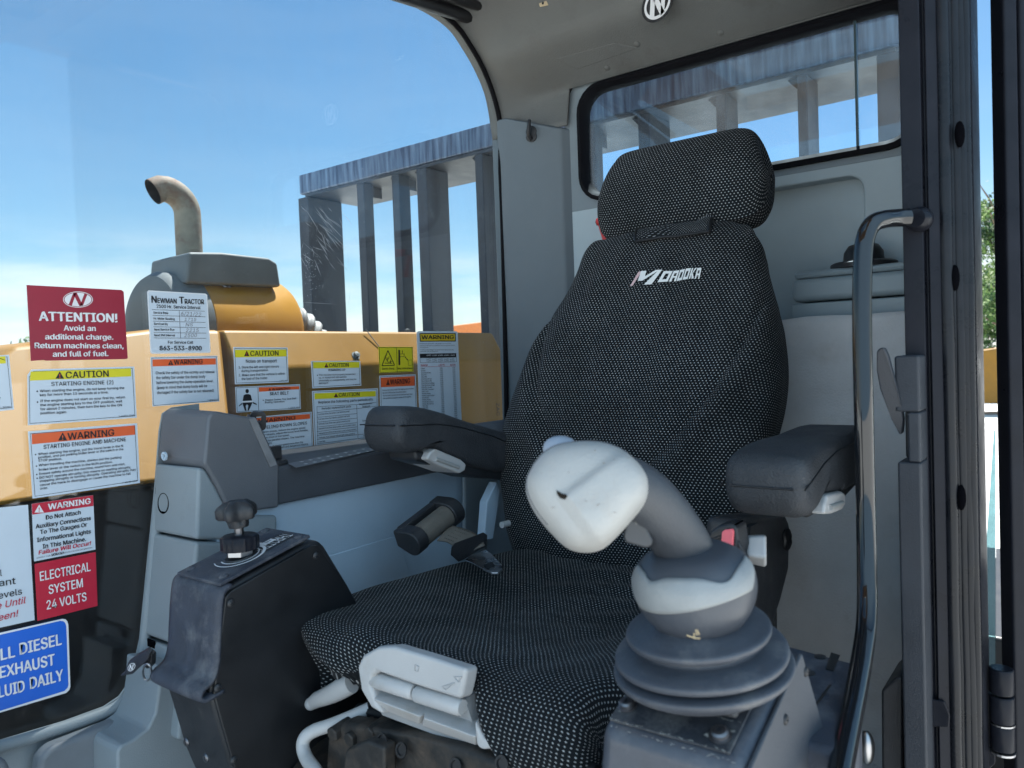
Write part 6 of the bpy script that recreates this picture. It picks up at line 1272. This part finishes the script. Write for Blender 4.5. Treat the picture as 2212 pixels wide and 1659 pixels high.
for a in ((1391, 182, 1410, 181), (1410, 181, 1409, 158), (1392, 203, 1422, 201), (1422, 201, 1421, 180), (1430, 205, 1448, 225)): s.line(*a, 3.5)
for q in ([(1426, 200), (1438, 204), (1430, 213)], [(1452, 230), (1440, 226), (1448, 217)], [(1405, 162), (1409, 152), (1413, 162)], [(1417, 184), (1421, 174), (1425, 184)]): s.poly(q, 'k')
for a in ((1452, 228, 1480, 226), (1480, 226, 1482, 266), (1482, 266, 1454, 268), (1454, 268, 1452, 228)): s.line(*a, 2)
s.t('Electric Shock', 1257, 300, 1348, 298, 15, 'k', .012).t('Keep a safe distance', 1375, 297, 1483, 294, 14, 'k', .006).done()
s = Sticker('tipping_sticker', 'white WARNING sticker about tipping over, half hidden behind the far armrest', 3, [(1238, 345), (1508, 335), (1520, 600), (1243, 606)], rim=(3, 'k', 6))
s.hdr([(1246, 360), (1500, 348), (1502, 420), (1248, 432)], 'o').tri(1287, 1315, 372, 415).t('WARNING', 1317, 412, 1468, 402, 38, 'k', .02)
for a in (('Serious injury may result from tipping over on slopes.', 1258, 460, 1497, 446), ('Be sure to follow the instructions below.', 1260, 480, 1440, 470), ('-Do not load in excess of the maximum load mass.', 1260, 501, 1487, 487), ('-Do not drive on slopes in excess of 15 degrees.', 1262, 521, 1477, 507)): s.t(*a, 11, 'k', .012)
s.done()
s = Sticker('load_table_sticker', 'tall white WARNING sticker listing materials and weights, nearest the corner trim', 3, [(1517, 22), (1530, 10), (1815, 10), (1825, 22), (1856, 700), (1540, 705)])
s.hdr([(1537, 25), (1810, 24), (1812, 87), (1540, 89)], 'k').poly([(1544, 32), (1804, 31), (1806, 80), (1547, 82)], 'g', 1.6, s.band).t('WARNING', 1552, 71, 1797, 69, 30, 'k', .03)
for a in (('Overloading this machine WILL cause damage to the undercarriage.', 1540, 107, 1775, 105), ('Operating in HIGH speed when loaded WILL cause damage to the Hydraulic', 1540, 123, 1803, 121), ('Motors and Pumps.', 1543, 137, 1605, 136), ('The COST to repair damage from overloading and running in high speed', 1540, 154, 1795, 153), ('while loaded is the user responsibility.', 1543, 167, 1680, 165)): s.t(*a, 9, 'k', .004)
s.poly([(1540, 180), (1814, 175), (1815, 207), (1542, 212)], 'k')
for a in ((1542, 212, 1544, 247), (1544, 247, 1816, 241), (1816, 241, 1815, 207)): s.line(*a, 2)
for k in range(5): s.t('4,400', 1590+k*44, 224, 1624+k*44, 223, 8, 'k', .01).t('6,600', 1592+k*44, 238, 1626+k*44, 237, 8, 'k', .01).t('LOADS', 1590+k*44, 196, 1626+k*44, 195, 9, 'w', .01)
s.t('Material', 1547, 273, 1600, 271, 14, 'r', .01).t('LB/YD', 1682, 270, 1728, 269, 12, 'r', .01).t('KG/M', 1770, 269, 1808, 268, 12, 'r', .01).line(1546, 278, 1815, 273, 2, 'r')
nm = ['Cement', 'Cinders', 'Clay, Natural Bed', 'Clay, Dry', 'Clay, Wet', 'Clay & Gravel, Dry', 'Clay & Gravel, Wet', 'Coal, Anthracite, Broken', 'Coal, Bituminous, Broken', 'Earth, Dry, Packed', 'Earth, Wet, Excavated', 'Earth, Loam', 'Granite, Broken', 'Granite, Large Crushed', 'Gravel, Dry', 'Gravel, Pit Run', 'Gravel, Dry 1/2 to 2', 'Gravel, Wet 1/2 to 2', 'Sand, Dry', 'Sand, Wet', 'Sandstone', 'Shale', 'Slag', 'Stone, Crushed', 'Topsoil']
for i, w_ in enumerate(nm):
    y = 296+i*15.6; x = 1548+i*.7; s.t(w_, x, y, x+6+len(w_)*3.9, y-1, 9, 'k', .014).t('2700', 1690+i*.7, y-3, 1712+i*.7, y-3, 9, 'k', .01).t('1602', 1785+i*.7, y-6, 1806+i*.7, y-6, 9, 'k', .01)
s.done()
# oval emblem on the ceiling header
def emblem():
    X = 1.484; b = MB(); t = MB()
    c, ex, ey = (1420, 8), (33, -24), (24, 35)
    def q(u, v, l): return P(c[0]+ex[0]*u+ey[0]*v*.30, c[1]+ex[1]*u*.9+ey[1]*v, X=X-.0012-LY*l)
    n = 40; b.prism([q(math.cos(2*math.pi*k/n), math.sin(2*math.pi*k/n), 0) for k in range(n)], (.0008, 0, 0))
    ob = b.build('oval_emblem', [mat('emblem_black', (.02, .02, .022), .4)]); tag(ob, 'black and white oval emblem sticker on the headliner, cut by the top edge', 'emblem', None)
    rows = [[q(.84*math.cos(2*math.pi*k/n), .84*math.sin(2*math.pi*k/n), 2) for k in range(n)], [q(.70*math.cos(2*math.pi*k/n), .66*math.sin(2*math.pi*k/n), 2) for k in range(n)]]
    t.grid(rows, closed=True)
    for st in ([(-.62, .5), (-.36, .72), (-.02, -.62), (-.28, -.68)], [(-.28, -.72), (.0, -.74), (.32, .68), (.04, .76)], [(.04, .76), (.30, .70), (.64, -.46), (.42, -.62)]): t.add([q(u, v, 3) for u, v in st], [(0, 1, 2, 3)])
    t.build('printed_letter', S['w'], ob)
emblem()

# ------------------------------------------------------------------ lift everything to its height above the yard
for o in COL.objects:
    if o.parent is None and o.type in ('MESH', 'EMPTY'): o.location.z += EZ
